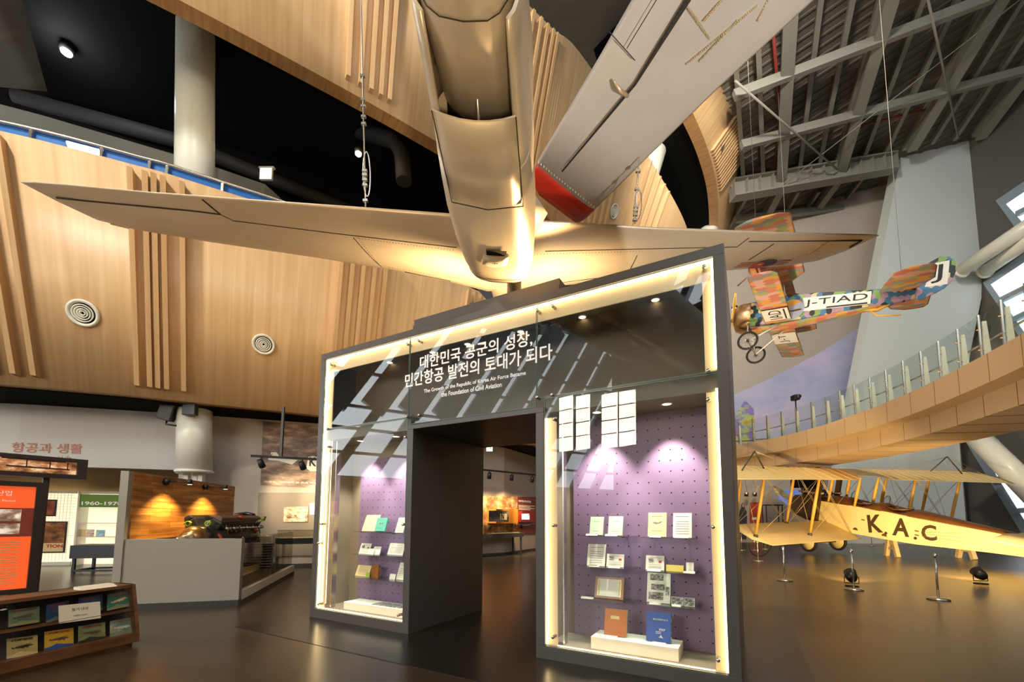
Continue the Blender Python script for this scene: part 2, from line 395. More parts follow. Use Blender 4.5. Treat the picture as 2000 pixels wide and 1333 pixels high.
# ---- curved oak balcony bands, flaring outwards like a cone
def band(name, B, T, groups, label, t1=None, thick=.4, batten=.05, zb=None):
    n = len(B); t1 = n - 1 if t1 is None else t1; N = int(t1 * 10)
    mb = MB(); fr, bk = [], []
    for i in range(N + 1):
        t = t1 * i / N; b, tp = crom(B, t), crom(T, t); d = crom(B, min(t + .05, n - 1)) - crom(B, max(0, t - .05)); d.z = 0; d.normalize()
        nn = Vector((-d.y, d.x, 0)) * thick
        fr.append((b, tp)); bk.append((b + nn, tp + nn))
    vs = [p for a in fr for p in a] + [p for a in bk for p in a]; o = 2 * (N + 1)
    fs = []; ms = []
    for i in range(N):
        a, b = 2 * i, 2 * i + 2
        fs += [(a, b, b + 1, a + 1), (o + a, o + a + 1, o + b + 1, o + b), (a, o + a, o + b, b), (a + 1, b + 1, o + b + 1, o + a + 1)]; ms += [0, 0, 1, 1]
    base = len(mb.v); mb.v += [Vector(p) for p in vs]
    for f, m in zip(fs, ms): mb.f.append(f); mb.m.append(m); mb.s.append(m == 0)
    arc = [0.0]
    for i in range(N): arc.append(arc[-1] + (fr[i + 1][0] - fr[i][0]).length)
    hh = (fr[0][1] - fr[0][0]).length
    mb.uv = [uv for i in range(N + 1) for uv in ((arc[i], 0), (arc[i], hh))] + [uv for i in range(N + 1) for uv in ((arc[i], thick), (arc[i], hh + thick))]
    for g in groups:
        for t in g:
            b, tp = crom(B, t), crom(T, t); d = crom(B, min(t + .02, n - 1)) - crom(B, max(0, t - .02)); d.z = 0; d.normalize()
            nn = Vector((d.y, -d.x, 0)) * .17; d = d * batten
            lo, hi = b.lerp(tp, .045), b.lerp(tp, .97)
            mb.hexa([lo - d, lo + d, lo + d + nn, lo - d + nn], [hi - d, hi + d, hi + d + nn, hi - d + nn], 0)
            mb.uv += [(t * 9.7 + j, z_) for z_ in (0, hh) for j in (0, .1, .2, .3)]
    return struct(mb, name, ['oak', 'oak_dark'], label)
def lin(a, b, n): return [a + (b - a) * i / (n - 1) for i in range(n)]
B1 = [Vector(p) for p in ((-13.6, 8.8, 4.5), (-11.02, 9.68, 4.5), (-9.33, 10.37, 4.5), (-8.49, 10.87, 4.5), (-5.59, 12.38, 4.5), (-2.31, 14.99, 4.5), (.98, 17.26, 4.5), (4.2, 20.6, 4.5), (7, 25, 4.5))]
T1 = [Vector(p) for p in ((-12.7, 6.9, 9), (-10.0, 7.67, 9), (-8.16, 8.43, 9), (-7.3, 8.84, 9), (-4.56, 10.49, 9), (-1.44, 13.2, 9), (1.49, 15.9, 9), (4.6, 19.4, 9), (7.6, 24, 9))]
band('wall_left', B1, T1, [lin(.42, 1.0, 5), lin(2.02, 2.98, 5), lin(4.03, 4.33, 5), lin(5.0, 5.26, 5)], 'lower curved oak balcony wall', t1=8)
L2 = (.2, -.455)
def flare(P, dz): return [Vector((p.x + L2[0] * dz, p.y + L2[1] * dz, p.z + dz)) for p in P]
B2 = [Vector(p) for p in ((-10.6, 6.6, 13), (-7.51, 8.48, 13), (-4.43, 10.55, 13), (-2.45, 11.99, 13), (.32, 14.17, 13), (1.53, 15.59, 13), (4.4, 19.2, 13), (7.6, 24.2, 13), (9.6, 29, 13))]
T2 = flare(B2, 4.2); T2[5] = Vector((2.3, 13.1, 17.2)); T2[6] = Vector((5.4, 16.6, 17.2)); T2[7] = Vector((9.27, 21.48, 17.2)); T2[8] = Vector((11.6, 26, 17.2))
band('wall_upper', B2, T2, [lin(1.97, 2.4, 5), lin(3.75, 4.12, 5), lin(5.35, 5.75, 6), lin(6.15, 6.5, 5), lin(7.05, 7.3, 4)], 'upper curved oak balcony wall', t1=8)
B3 = [Vector(p) for p in ((4.5, 15.2, 21.5), (6.66, 16.94, 21.5), (8.95, 19.42, 21.5), (10.74, 21.64, 21.5), (12.4, 24.18, 21.5), (14.1, 27.6, 21.5), (15.5, 31, 21.5))]
T3 = [Vector((p.x + 1.4, p.y - .45, 23.5)) for p in B3]
band('wall_top', B3, T3, [lin(1.2, 1.55, 5), lin(3.0, 4.1, 14)], 'topmost curved oak balcony wall', t1=6, thick=.55, batten=.045)
# dark void behind the balconies
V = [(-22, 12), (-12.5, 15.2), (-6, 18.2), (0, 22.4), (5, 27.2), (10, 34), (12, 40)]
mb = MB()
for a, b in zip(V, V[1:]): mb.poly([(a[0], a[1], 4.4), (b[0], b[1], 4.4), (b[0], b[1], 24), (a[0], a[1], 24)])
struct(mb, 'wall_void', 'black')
def strip(P, Q, z): return [Vector((p[0], p[1], z)) for p in P] + [Vector((p[0], p[1], z)) for p in reversed(Q)]
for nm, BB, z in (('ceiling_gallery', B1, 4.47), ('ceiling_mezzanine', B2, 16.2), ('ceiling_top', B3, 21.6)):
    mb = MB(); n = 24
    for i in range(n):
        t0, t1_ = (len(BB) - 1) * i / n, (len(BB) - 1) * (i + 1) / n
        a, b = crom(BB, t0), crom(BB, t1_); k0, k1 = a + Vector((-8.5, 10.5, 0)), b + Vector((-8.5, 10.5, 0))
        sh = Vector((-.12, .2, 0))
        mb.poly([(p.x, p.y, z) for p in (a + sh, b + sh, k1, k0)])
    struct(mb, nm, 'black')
mb = MB()
for i in range(24):
    a, b = crom(T1, 8 * i / 24), crom(T1, 8 * (i + 1) / 24); sh = Vector((-.1, .2, 0)); k = Vector((-4.5, 6.0, 0))
    mb.poly([(p.x, p.y, 8.9) for p in (a + sh, b + sh, b + k, a + k)])
struct(mb, 'floor_mezzanine', 'dark')
# mezzanine back wall (grey) and its blue kerb
M['mezz'] = mat('dim grey mezzanine paint', srgb(142, 142, 134), .8, var=.03)
P = [(-18, 9.4), (-13.5, 11.2), (-10.1, 12.8), (-8.55, 13.7)]
mb = MB()
for a, b in zip(P, P[1:]): mb.poly([(a[0], a[1], 8.8), (b[0], b[1], 8.8), (b[0], b[1], 12.95), (a[0], a[1], 12.95)])
mb.poly([(-8.55, 13.7, 8.8), (-8.3, 14.6, 8.8), (-8.3, 14.6, 12.95), (-8.55, 13.7, 12.95)])
struct(mb, 'wall_mezzanine', 'mezz')
mb = MB(); N = 30
def off(P, t, d):
    b = crom(P, t); k = crom(P, min(t + .05, len(P) - 1)) - crom(P, max(0, t - .05)); k.z = 0; k.normalize(); return b + Vector((-k.y, k.x, 0)) * d
for i in range(N):
    a, b = off(T1, 4.2 * i / N, .36), off(T1, 4.2 * (i + 1) / N, .36)
    mb.hexa([a, b, b + Vector((-.05, .08, 0)), a + Vector((-.05, .08, 0))], [p + Vector((0, 0, .42)) for p in (a, b, b + Vector((-.05, .08, 0)), a + Vector((-.05, .08, 0)))])
struct(mb, 'trim_1', 'blue_glow', 'blue kerb along the balcony walkway')
# handrails with glass on the two lower balconies
def balustrade(name, label, P, t0, t1, back, h, n, posts=True):
    t = thing(name, label, 'railing', crom(P, t0))
    o = t.location.copy(); up = Vector((0, 0, 1))
    pts = [off(P, t0 + (t1 - t0) * i / 60, back) - o + up * h for i in range(61)]
    MB().tube(pts, .032, 8).build('handrail', 'chrome', t)
    for i in range(n):
        tt = t0 + (t1 - t0) * (i + .5) / n; p = off(P, tt, back) - o
        MB().box((p.x - .03, p.y - .012, 0), (p.x + .03, p.y + .012, h)).build('baluster', 'chrome', t)
    mb = MB()
    for i in range(n):
        a, b = [off(P, t0 + (t1 - t0) * (i + .5 + k) / n, back + .02) - o for k in (.03, .97)]
        if t0 + (t1 - t0) * (i + 1.5) / n > t1: continue
        g = MB().hexa([a, b, b + Vector((0, .012, 0)), a + Vector((0, .012, 0))], [q_ + up * (h - .06) for q_ in (a, b, b + Vector((0, .012, 0)), a + Vector((0, .012, 0)))])
        g.build('glass_panel', 'glass_rail', t)
    return t
balustrade('balcony_railing', 'steel handrail with clear panels along the lower oak balcony, blue kerb behind', T1, 0.3, 4.6, .3, .42, 8)
balustrade('balcony_railing', 'steel handrail on the rim of the upper oak balcony, above the silver wings', T2, 4.0, 8.0, .12, .16, 9)

# ---- round columns
def column(pa, pb, r, label, ring=True):
    t = thing('round_column', label, 'column', pa); z0 = pa.z
    MB().lathe((0, 0, 0), pb - pa, [(0, 0), (r, 0), (r, (pb - pa).length), (0, (pb - pa).length)], 40).build('shaft', 'column', t)
    if ring:
        MB().lathe((0, 0, 0), (0, 0, 1), [(r, 0), (r + .035, .0), (r + .035, .06), (r, .08)], 40).build('base_ring', 'column', t)
        for a, b in ((-.19, 0), (.02, .05), (.2, 0)): MB().box((a - .06, b - .06, -z0), (a + .06, b + .06, .05)).build('steel_core', 'whitep', t)
    return t
column(DP(380, 925, 11.62), DP(379.5, 770, 11.62), .415, 'short ivory column ending in a ring above the plank wall')
column(DP(380, 420, 11.62), DP(383, -40, 11.62), .485, 'tall ivory column rising behind the lower balcony handrail', False)
p0, p1 = DP(1240, 400, 21.8), DP(1288, 240, 21.8)
t = thing('round_column', 'leaning ivory column in the dark opening right of the red wing tip', 'column', p0)
MB().tube([(p0 - p1) * .3, (p1 - p0) * 1.05], .8, 24).build('shaft', 'column', t)
p0, p1 = DP(1379, 470, 28.0), DP(1402, 380, 28.0)
t = thing('round_column', 'ivory column low in the dark opening beside the topmost balcony', 'column', p0)
MB().tube([p0 - p1, (p1 - p0) * 1.0], .62, 24).build('shaft', 'column', t)

# ---- ground floor gallery walls under the lower balcony
WP = [(-17, 10.4), (-13.0, 11.05), (-9.5, 12.05)]
WQ = [(-9.5, 12.05), (-7.5, 12.75), (-6.0, 13.3), (-.33, 17.7), (1.1, 20.3), (2.8, 25), (5, 32)]
mb = MB(); mb2 = MB()
for a, b in zip(WP, WP[1:]): mb.hexa([(a[0], a[1], 2.84), (b[0], b[1], 2.84), (b[0], b[1] + .2, 2.84), (a[0], a[1] + .2, 2.84)], [(a[0], a[1], 4.47), (b[0], b[1], 4.47), (b[0], b[1] + .2, 4.47), (a[0], a[1] + .2, 4.47)])
struct(mb, 'wall_gallery', 'white', 'white header wall above the recessed shop')
for a, b in zip(WQ, WQ[1:]): mb2.hexa([(a[0], a[1], 0), (b[0], b[1], 0), (b[0], b[1] + .2, 0), (a[0], a[1] + .2, 0)], [(a[0], a[1], 4.47), (b[0], b[1], 4.47), (b[0], b[1] + .2, 4.47), (a[0], a[1] + .2, 4.47)])
struct(mb2, 'wall_front', 'beige', 'greige gallery wall behind the gate')
mb3 = MB()
for a, b in zip(WQ, WQ[1:]): mb3.hexa([(a[0], a[1] - .02, 0), (b[0], b[1] - .02, 0), (b[0], b[1], 0), (a[0], a[1], 0)], [(a[0], a[1] - .02, .1), (b[0], b[1] - .02, .1), (b[0], b[1], .1), (a[0], a[1], .1)])
struct(mb3, 'baseboard_front', 'iron')
# recess behind the header
M['tan'] = mat('tan recess paint', srgb(190, 168, 128), .7, var=.02)
mb = MB()
mb.poly([(-19, 12.6, 0), (-9.3, 14.6, 0), (-9.3, 14.6, 4), (-19, 12.6, 4)])
mb.poly([(-9.5, 12.2, 0), (-9.3, 14.6, 0), (-9.3, 14.6, 4), (-9.5, 12.2, 4)])
mb.poly([(-19, 10, 3.4), (-9.3, 12.2, 3.4), (-9.3, 14.6, 3.4), (-19, 12.6, 3.4)])
struct(mb, 'wall_recess', 'tan')

# ---- roof: deck, girder, beams, purlins (sloping up to the right)
RN = Vector((-.31 * .88, .31 * .47, 1)); RP0 = Vector((12, 23, 22.95))
def RF(u, v, drop=0.0): return ON(u, v, RP0 - Vector((0, 0, drop)), RN)
def rz(x, y): return 22.9 + .31 * ((x - 12) * .88 - (y - 23) * .47)
cn = [(-26, -16), (46, -16), (46, 42), (-26, 42)]
mb = MB(); mb.hexa([(x, y, rz(x, y) + .1) for x, y in cn], [(x, y, rz(x, y) + .4) for x, y in cn])
for i in range(70):      # corrugation ribs of the deck
    k = -.2 + i * .55
    a, b = (10.9 + k * .88, 18.6 - k * .47 - 4), (16.5 + k * .88 + 2, 31 - k * .47 + 3)
    a = (12 + k * .88 - .47 * 14, 23 - k * .47 - .88 * 14); b = (12 + k * .88 + .47 * 12, 23 - k * .47 + .88 * 12)
for i in range(52):
    k = -14 + i * .55
    a = (12 + .47 * k - .88 * .5, 23 + .88 * k + .47 * .5); b = (12 + .47 * k + .88 * 24, 23 + .88 * k - .47 * 24)
    mb.beam((*a, rz(*a) + .08), (*b, rz(*b) + .08), .10, .07)
struct(mb, 'ceiling', 'deck', 'corrugated steel roof deck')
mb = MB()
mains = [((1548, -60), (1526, 345)), ((1755, -60), (1640, 335)), ((1985, -60), (1780, 285)), ((2120, -20), (1915, 262))]
for a, b in mains: mb.beam(RF(*a, .55), RF(*b, .55), .55, .85)
mb.beam(RF(1524, 368, .5), RF(1486, 440, .5), .45, .7); mb.beam(RF(1636, 350, .5), RF(1556, 460, .5), .45, .7)
struct(mb, 'trim_2', 'steel', 'main roof beams')
mb = MB()
for a, b in (((1434, 187), (1940, -6)), ((1448, 284), (2040, 128)), ((1436, 429), (1646, 406))): mb.beam(RF(*a, .8), RF(*b, .8), .26, .45)
struct(mb, 'trim_3', 'steel', 'roof purlins')
mb = MB()
for (a, b), (c, d) in zip(mains, mains[1:]):
    for f in (.3, .62, .9):
        p = tuple(a[i] + (c[i] - a[i]) * f for i in (0, 1)); r = tuple(b[i] + (d[i] - b[i]) * f for i in (0, 1))
        mb.beam(RF(*p, .2), RF(*r, .2), .22, .36)
mb.beam(RF(1480, 60, .2), RF(1491, 345, .2), .22, .36); mb.beam(RF(1437, 120, .2), RF(1452, 350, .2), .22, .3)
for a, b in (((1460, 380), (1420, 450)), ((1560, 372), (1520, 440)), ((1600, 372), (1545, 452)), ((1690, 340), (1600, 455))): mb.beam(RF(*a, .2), RF(*b, .2), .2, .34)
struct(mb, 'trim_4', 'steel', 'secondary roof rafters')
mb = MB(); a, b = RF(1430, 372, .9), RF(1746, 318, .9); d = (b - a).normalized()
for k in (-.55, .55): mb.beam(a + Vector((0, 0, k)), b + Vector((0, 0, k)), .7, .1)
mb.beam(a, b, .06, 1.0)
for i in range(14): p = a.lerp(b, i / 13); mb.beam(p + Vector((0, 0, -.5)), p + Vector((0, 0, .5)), .6, .04, up=d)
struct(mb, 'trim_5', 'steel', 'deep plated roof girder')
M['redpipe'] = mat('red sprinkler pipe', srgb(120, 42, 36), .5)
t = MB(); t.tube([RF(1508, 35, .3), RF(1524, 230, .3), RF(1511, 335, .3)], .07); tag(t.build('sprinkler_pipe', 'redpipe'), 'red sprinkler pipe running left of the first roof beam', 'pipe')
t = MB(); t.tube([RF(1676, 247, .3), RF(1806, 215, .3), RF(1850, 190, .3), RF(1960, 0, .3)], .07); tag(t.build('sprinkler_pipe', 'redpipe'), 'red sprinkler pipe crossing between the two right-hand roof beams', 'pipe')
def rod(name, label, a, b, r, m='steel', cat='rod'): return tag(MB().tube([a, b], r, 6).build(name, m), label, cat)
rod('tie_rod', 'grey tie rod from the topmost balcony corner down to the plated girder', RF(1436, 158, 1.2), RF(1636, 332, 1.2), .05)
rod('tie_rod', 'long tie rod crossing the roof beams towards the white wall', RF(1806, -30, 1.3), RF(1872, 270, 1.3), .05)
rod('tie_rod', 'thin tie rod rising to the upper right corner of the roof', RF(1480, 400, 1.2), RF(2030, -30, 1.2), .025)

# ---- far hall walls on the right
mb = MB(); mb.box((6, 29.5, 0), (34, 29.9, 33)); struct(mb, 'wall_far', 'beige', 'far greige hall wall')
pts = [DP(u, v, 27.2) for u, v in ((1612, 1058), (1768, 262), (2006, 200), (1951, 385), (1944, 466), (1918, 535), (1917, 582), (1895, 689), (1874, 867), (1890, 1059))]
pts[0].z = 0; pts[-1].z = 0
struct(MB().prism(pts, (0, .8, 0)), 'wall_slab', 'slab', 'tall leaning pale wall slab')
mb = MB()
XW = Vector((31.5, 0, 0))
def RW(u, v, x=31.5): return ON(u, v, (x, 0, 0), (1, 0, 0))
mb.box((31.5, -16, 0), (32, 30, 36)); struct(mb, 'wall_right', 'greypanel', 'dark clad side wall')
M['daywin'] = emis('daylight pane', (.86, .94, 1.0), 1.6)
def window(n, pane, fr, mull):
    t = struct(MB().prism([RW(*p, 31.48) for p in fr], (-.12, 0, 0)), 'window_%d' % n, 'frame')
    k = t.location
    g = MB().prism([RW(*p, 31.35) - k for p in pane], (-.03, 0, 0)).build('pane', M['daywin'], t)
    for a, b in mull: MB().beam(RW(*a, 31.2) - k, RW(*b, 31.2) - k, .35, .3).build('mullion', 'frame', t)
window(1, [(1903, 858), (1940, 858), (2030, 985), (2030, 1062)], [(1886, 858), (1950, 858), (2040, 985), (2040, 1110)], [((1943, 937), (1985, 932)), ((1984, 999), (2020, 996))])
window(2, [(1936, 556), (2030, 494), (2030, 690)], [(1922, 552), (2040, 470), (2040, 725)], [((1953, 588), (2020, 555)), ((1983, 624), (2020, 606))])
window(3, [(1966, 399), (2030, 356), (2030, 470)], [(1948, 392), (2040, 330), (2040, 520)], [((1988, 418), (2020, 402))])
def pipe(label, a, b, r, y0, y1):
    p, q_ = DP(*a, y0), DP(*b, y1); q_ = p + (q_ - p) * 1.25
    t = thing('steel_strut', label, 'strut', p); v = q_ - p
    MB().tube([(0, 0, 0), v], r, 20).build('tube', 'column', t)
    MB().lathe((0, 0, 0), v, [(0, -.05), (r + .1, -.05), (r + .1, .06), (0, .06)], 20).build('end_plate', 'column', t)
pipe('upper white tube strut beside the patterned tail, nearer the roof', (1878, 528), (2000, 447), .42, 26.5, 23)
pipe('lower white tube strut of the pair beside the patterned tail', (1925, 530), (2000, 478), .36, 26.5, 23.5)
pipe('thick white tube strut leaning across the lower window', (1893, 838), (2000, 945), .52, 24, 21)

# ---- walkway bridge curving along the right
BR = [Vector(p) for p in ((9.6, 24.2, 5.2), (10.6, 22.3, 5.2), (11.2, 21.0, 5.2), (11.75, 19.6, 5.2), (12.1, 18.1, 5.2), (12.2, 16.7, 5.2), (12.12, 15.3, 5.2), (11.98, 14.1, 5.2), (11.86, 13.4, 5.2), (11.47, 11.74, 5.2), (10.82, 9.86, 5.2), (10.1, 8.1, 5.2), (9.3, 6.4, 5.2), (8.3, 4.4, 5.2))]
M['brpanel'] = mat('sand coloured metal fascia', srgb(196, 168, 132), .38, .1, var=.02)
mb = MB(); rings = []; N = 78; T = len(BR) - 1
sec = [(0, 5.2), (0, 4.55), (.42, 4.5), (.42, 3.98), (2.3, 3.93), (2.3, 5.12), (.15, 5.12)]
def bro(t, d):
    b = crom(BR, t); k = crom(BR, min(t + .05, T)) - crom(BR, max(0, t - .05)); k.normalize(); return b + Vector((-k.y, k.x, 0)) * d
for i in range(N + 1):
    t = T * i / N; rings.append([Vector((*bro(t, o).xy, z)) for o, z in sec])
mb.loft(rings, 0, smooth=False)
_acc = [0.0]
for i in range(400): _acc.append(_acc[-1] + (crom(BR, T * (i + 1) / 400) - crom(BR, T * i / 400)).length)
def bt(f):      # curve parameter at a fraction of the bridge's length
    g = f * _acc[-1]; k = next(i for i in range(401) if _acc[i] >= g - 1e-9); return T * k / 400
for i in range(1, 20):
    t = bt(i / 20)
    for (o0, z0), (o1, z1) in (((-.004, 5.2), (-.004, 4.55)), ((.416, 4.5), (.416, 3.98)), ((.42, 3.975), (2.3, 3.925))):
        mb.beam(Vector((*bro(t, o0).xy, z0)), Vector((*bro(t, o1).xy, z1)), .007, .010, m=1)
M['joint'] = mat('fascia joint', srgb(120, 94, 62), .7)
struct(mb, 'walkway_bridge', ['brpanel', 'joint'], 'curved sand coloured walkway bridge')
tb = thing('bridge_balustrade', 'glass balustrade with white fins along the curved sand coloured bridge', 'railing', BR[6])
ob = tb.location.copy()
NP = 25; t0, t1 = 1.2, 12.8
for i in range(NP):
    t = bt(.09 + .87 * i / (NP - 1)); p = bro(t, .42) - ob; k = (bro(t + .02, 0) - bro(t - .02, 0)).normalized(); nn = Vector((-k.y, k.x, 0))
    w = k * .018
    lo = [p - w - nn * .02, p + w - nn * .02, p + w + nn * .13, p - w + nn * .13]; hi = [p - w + nn * .0, p + w + nn * .0, p + w + nn * .075, p - w + nn * .075]
    fin = MB().hexa(lo, [x + Vector((0, 0, 1.05)) for x in hi]).build('fin_post', 'column', tb)
    e = bro(t, .36) - ob
    MB().beam(e + Vector((0, 0, .08)), e + Vector((0, 0, 1.22)), .035, .035, up=nn).build('edge_trim', 'chrome', tb)
    cl = MB()
    for z in (.35, .85): cl.tube([e + Vector((0, 0, z)) - nn * .06, p + Vector((0, 0, z)) + nn * .03], .016, 6)
    cl.build('clamp', 'brass', tb)
    if i < NP - 1:
        tn = bt(.09 + .87 * (i + 1) / (NP - 1)); f = bro(tn, .36) - ob; q_ = e.lerp(f, .02); r_ = e.lerp(f, .98)
        MB().hexa([q_, r_, r_ + nn * .012, q_ + nn * .012], [x + Vector((0, 0, 1.2)) for x in (q_, r_, r_ + nn * .012, q_ + nn * .012)]).build('glass_panel', 'glass_rail', tb)
MB().tube([bro(t0 + (t1 - t0) * i / 80, .6) - ob + Vector((0, 0, .62)) for i in range(81)], .024, 8).build('handrail', 'chrome', tb)

# ---- the rest of the hall behind the camera: slanted window wall seen in the reflections
mb = MB(); bars = MB()
def facade(o, ud, width, z0, z1, bw=.55, hz=1.9):
    ud = Vector(ud)
    P = lambda s, z: Vector(o) + ud * s + Vector((0, 0, z))
    nrm = ud.cross(Vector((0, 0, 1)))
    n = int(width / 2.0)
    for i in range(-6, n + 1):
        s = i * 2.0; s1 = s + (z1 - z0) * .62
        a, b = P(max(s, 0), z0 + max(0, -s) / .62), P(min(s1, width), z1 - max(0, s1 - width) / .62)
        if a.z >= b.z: continue
        bars.beam(a, b, bw, .35, up=nrm)
    z = z0
    while z <= z1 + .01: bars.beam(P(0, z), P(width, z), .14, .2, up=nrm); z += hz
def solid(o, ud, width, z0, z1):
    ud = Vector(ud); P = lambda s, z: Vector(o) + ud * s + Vector((0, 0, z)); nrm = ud.cross(Vector((0, 0, 1)))
    mb.hexa([P(0, z0), P(width, z0), P(width, z0) + nrm * .3, P(0, z0) + nrm * .3], [P(0, z1), P(width, z1), P(width, z1) + nrm * .3, P(0, z1) + nrm * .3])
LF, BK = ((-19, 12, 0), (0, -1, 0), 28), ((-19, -16, 0), (1, 0, 0), 51)
solid(*LF, 0, 3.6); facade(*LF, 3.6, 7.4, .5, 1.3); facade(*LF, 7.4, 15, 1.36, 1.9); solid(*LF, 15, 30)
solid(*BK, 0, 15); facade(*BK, 15, 24); solid(*BK, 24, 34)
M['brownwall'] = mat('brown hall wall', srgb(132, 112, 88), .7)
struct(mb, 'wall_back', 'brownwall', 'solid parts of the window wall behind the viewer')
struct(bars, 'window_4', 'frame', 'slanted mullions of the window wall behind the viewer')

# ================================================================== DISPLAY GATE (vitrine portal)
gate = thing('display_gate', 'large charcoal walk-through display case with lit glass fronts and white lettering', 'display case', CO, (0, 0, CYAW))
def cpix(u, v, d):
    X = ON(u, v, CO + CD * d, CD) - CO; return X.dot(CS), X.z
SL, S1, S2, SR, DD, ZT, ZP = -1.974, 0.0, 1.829, 3.799, 1.75, 4.1, 2.696
W = .1; DB = .62
b = MB()
for a, c in ((SL, S1), (S2, SR)):
    b.box((a, 0, 0), (c, DD, .13)); b.box((a, DB + .03, .13), (c, DD, ZP))
b.box((SL, DB + .03, ZP), (SR, DD, ZT)); b.box((SL, 0, 4.0), (SR, DB + .03, ZT))
b.box((SL, 0, .13), (SL + W, DB + .03, 4.0)); b.box((SR - W, 0, .13), (SR, DB + .03, 4.0))
b.box((S1 - W, 0, .13), (S1, DB + .03, ZP)); b.box((S2, 0, .13), (S2 + W, DB + .03, ZP))
b.box((S1 - W, 0, ZP), (S2 + W, DB + .03, ZP + .06))
b.build('housing', 'case', gate, bevel=.004)
b = MB(); b.box((-.14, .12, ZT), (2.08, 1.2, 4.30)); b.box((-.14, .1, ZT), (2.08, .12, 4.21)); b.build('roof_box', 'case', gate)
# bays: floors, linings, boards
bays = ((SL + W, S1 - W), (S2 + W, SR - W))
lin_ = MB()
for a, c in bays:
    lin_.box((a, .03, .13), (c, DB, .145)); lin_.box((a, .03, .145), (a + .012, DB, 2.72)); lin_.box((c - .012, .03, .145), (c, DB, 2.72))
    lin_.box((a, DB, .145), (c, DB + .02, 2.72))
lin_.build('lining', 'case_in', gate)
MB().box((SL + W, DB, 2.9), (SR - W, DB + .02, 4.0)).build('upper_back_panel', mat('dark brown back panel', srgb(92, 78, 58), .5), gate)
dv = MB()
for a, c in bays: dv.box((a, .06, 2.70), (c, DB, 2.9))
dv.build('divider', 'divider', gate)
for a, c, z1 in ((-1.62, -.13, 2.45), (2.06, 3.585, 2.69)):
    pb = MB().box((a, DB - .05, .15), (c, DB - .02, z1)).build('pegboard', 'purple', gate)
    hb = MB(); z = .25
    while z < z1 - .03:
        s = a + .06
        while s < c - .03: hb.box((s - .007, DB - .0512, z - .007), (s + .007, DB - .05, z + .007)); s += .118
        z += .118
    hb.build('peg_holes', 'hole', pb)
# light box returns and lamps
rt = MB()
rt.box((SL + W, .07, 3.80), (SR - W, .085, 4.0)); rt.box((SL + W, .07, .145), (SL + W + .13, .085, 4.0)); rt.box((SR - W - .105, .07, .145), (SR - W, .085, 2.72)); rt.box((SR - W - .105, .07, 2.9), (SR - W, .085, 4.0))
rt.box((S2 + W, .07, .145), (S2 + W + .125, .085, 2.64)); rt.box((S1 - W - .035, .07, .145), (S1 - W, .085, 2.7))
rt.build('light_return', 'cream', gate)
for p, q_ in (((SL + W, .03, 3.975), (SR - W, .062, 3.998)), ((SL + W + .002, .03, .15), (SL + W + .022, .062, 3.97)), ((SR - W - .022, .03, .15), (SR - W - .002, .062, 2.72)), ((SR - W - .022, .03, 2.92), (SR - W - .002, .062, 3.97)), ((S2 + W + .002, .03, .15), (S2 + W + .024, .062, 2.63)), ((SL + W + .03, .035, .1455), (S1 - W - .04, .05, .154)), ((S2 + W + .14, .035, .1455), (SR - W - .11, .05, .154))):
    MB().box(p, q_).build('strip_lamp', 'led', gate)
MB().tube([(SL + W + .075, .10, .2), (SL + W + .075, .10, 2.75)], .035, 10).build('tube_lamp', emis('tube lamp', (1, .78, .46), 3.2), gate)
pl = MB()
pl.box((SL + W + .20, .12, .145), (SL + W + .215, .2, 2.7)); pl.box((S2 + W + .175, .11, .145), (S2 + W + .19, .2, 2.7)); pl.build('post_trim', 'chrome', gate)
# glass fronts
for a, c, z0, z1 in ((SL + W + .005, -.105, .135, 2.855), (SL + W + .005, -.105, 2.865, 3.99), (-.095, 1.835, 2.765, 3.99), (1.845, SR - W - .005, 2.865, 3.99), (1.935, SR - W - .005, .135, 2.855)):
    g = MB().box((a, .004, z0), (c, .014, z1)).build('glass_pane', 'glass', gate)
    e = MB()
    for p, q_ in (((a, .0035, z0), (a + .004, .0145, z1)), ((c - .004, .0035, z0), (c, .0145, z1)), ((a, .0035, z0), (c, .0145, z0 + .006)), ((a, .0035, z1 - .006), (c, .0145, z1))): e.box(p, q_)
    e.build('glass_edge', 'glass_edge', g)
for u, v in ((646, 712), (795, 672), (817, 665), (1049, 606), (1079, 597), (1375, 520), (1383, 724), (1383, 780), (638, 838), (640, 873), (793, 814), (817, 811), (1048, 776), (1077, 771), (1081, 819), (790, 854), (626, 1024), (620, 1062), (786, 1025), (621, 1181), (777, 1203), (1079, 1246), (1403, 1291), (1080, 1027), (1393, 1030)):
    s, z = cpix(u, v, -.02)
    o_ = MB().lathe((0, 0, 0), (0, -1, 0), [(0, .0), (.019, 0), (.019, .075), (.016, .082), (0, .082)], 14).build('standoff', 'chrome', gate); o_.location = (s, .06, z)
# downlights
for s, d, z in ((2.45, .30, 2.70), (3.20, .30, 2.70), (-1.35, .3, 2.70), (-.6, .3, 2.70)):
    rm_ = MB().lathe((s, d, z), (0, 0, -1), [(.045, .0), (.045, .008), (.06, .006), (.06, 0)], 20).build('downlight', 'whitep', gate)
    MB().lathe((s, d, z), (0, 0, -1), [(0, .004), (.045, .004)], 20).build('lens', 'down', rm_)
for u, v in ((770, 713), (848, 691), (940, 690), (1040, 668), (1155, 642), (1290, 610)):
    q_ = G(u, v, 3.99) - CO; s, d = q_.dot(CS), min(.575, max(.30, q_.dot(CD)))
    rm_ = MB().lathe((s, d, 3.998), (0, 0, -1), [(.042, .0), (.042, .008), (.056, .006), (.056, 0)], 20).build('downlight', 'whitep', gate)
    MB().lathe((s, d, 3.998), (0, 0, -1), [(0, .004), (.042, .004)], 20).build('lens', 'down', rm_)
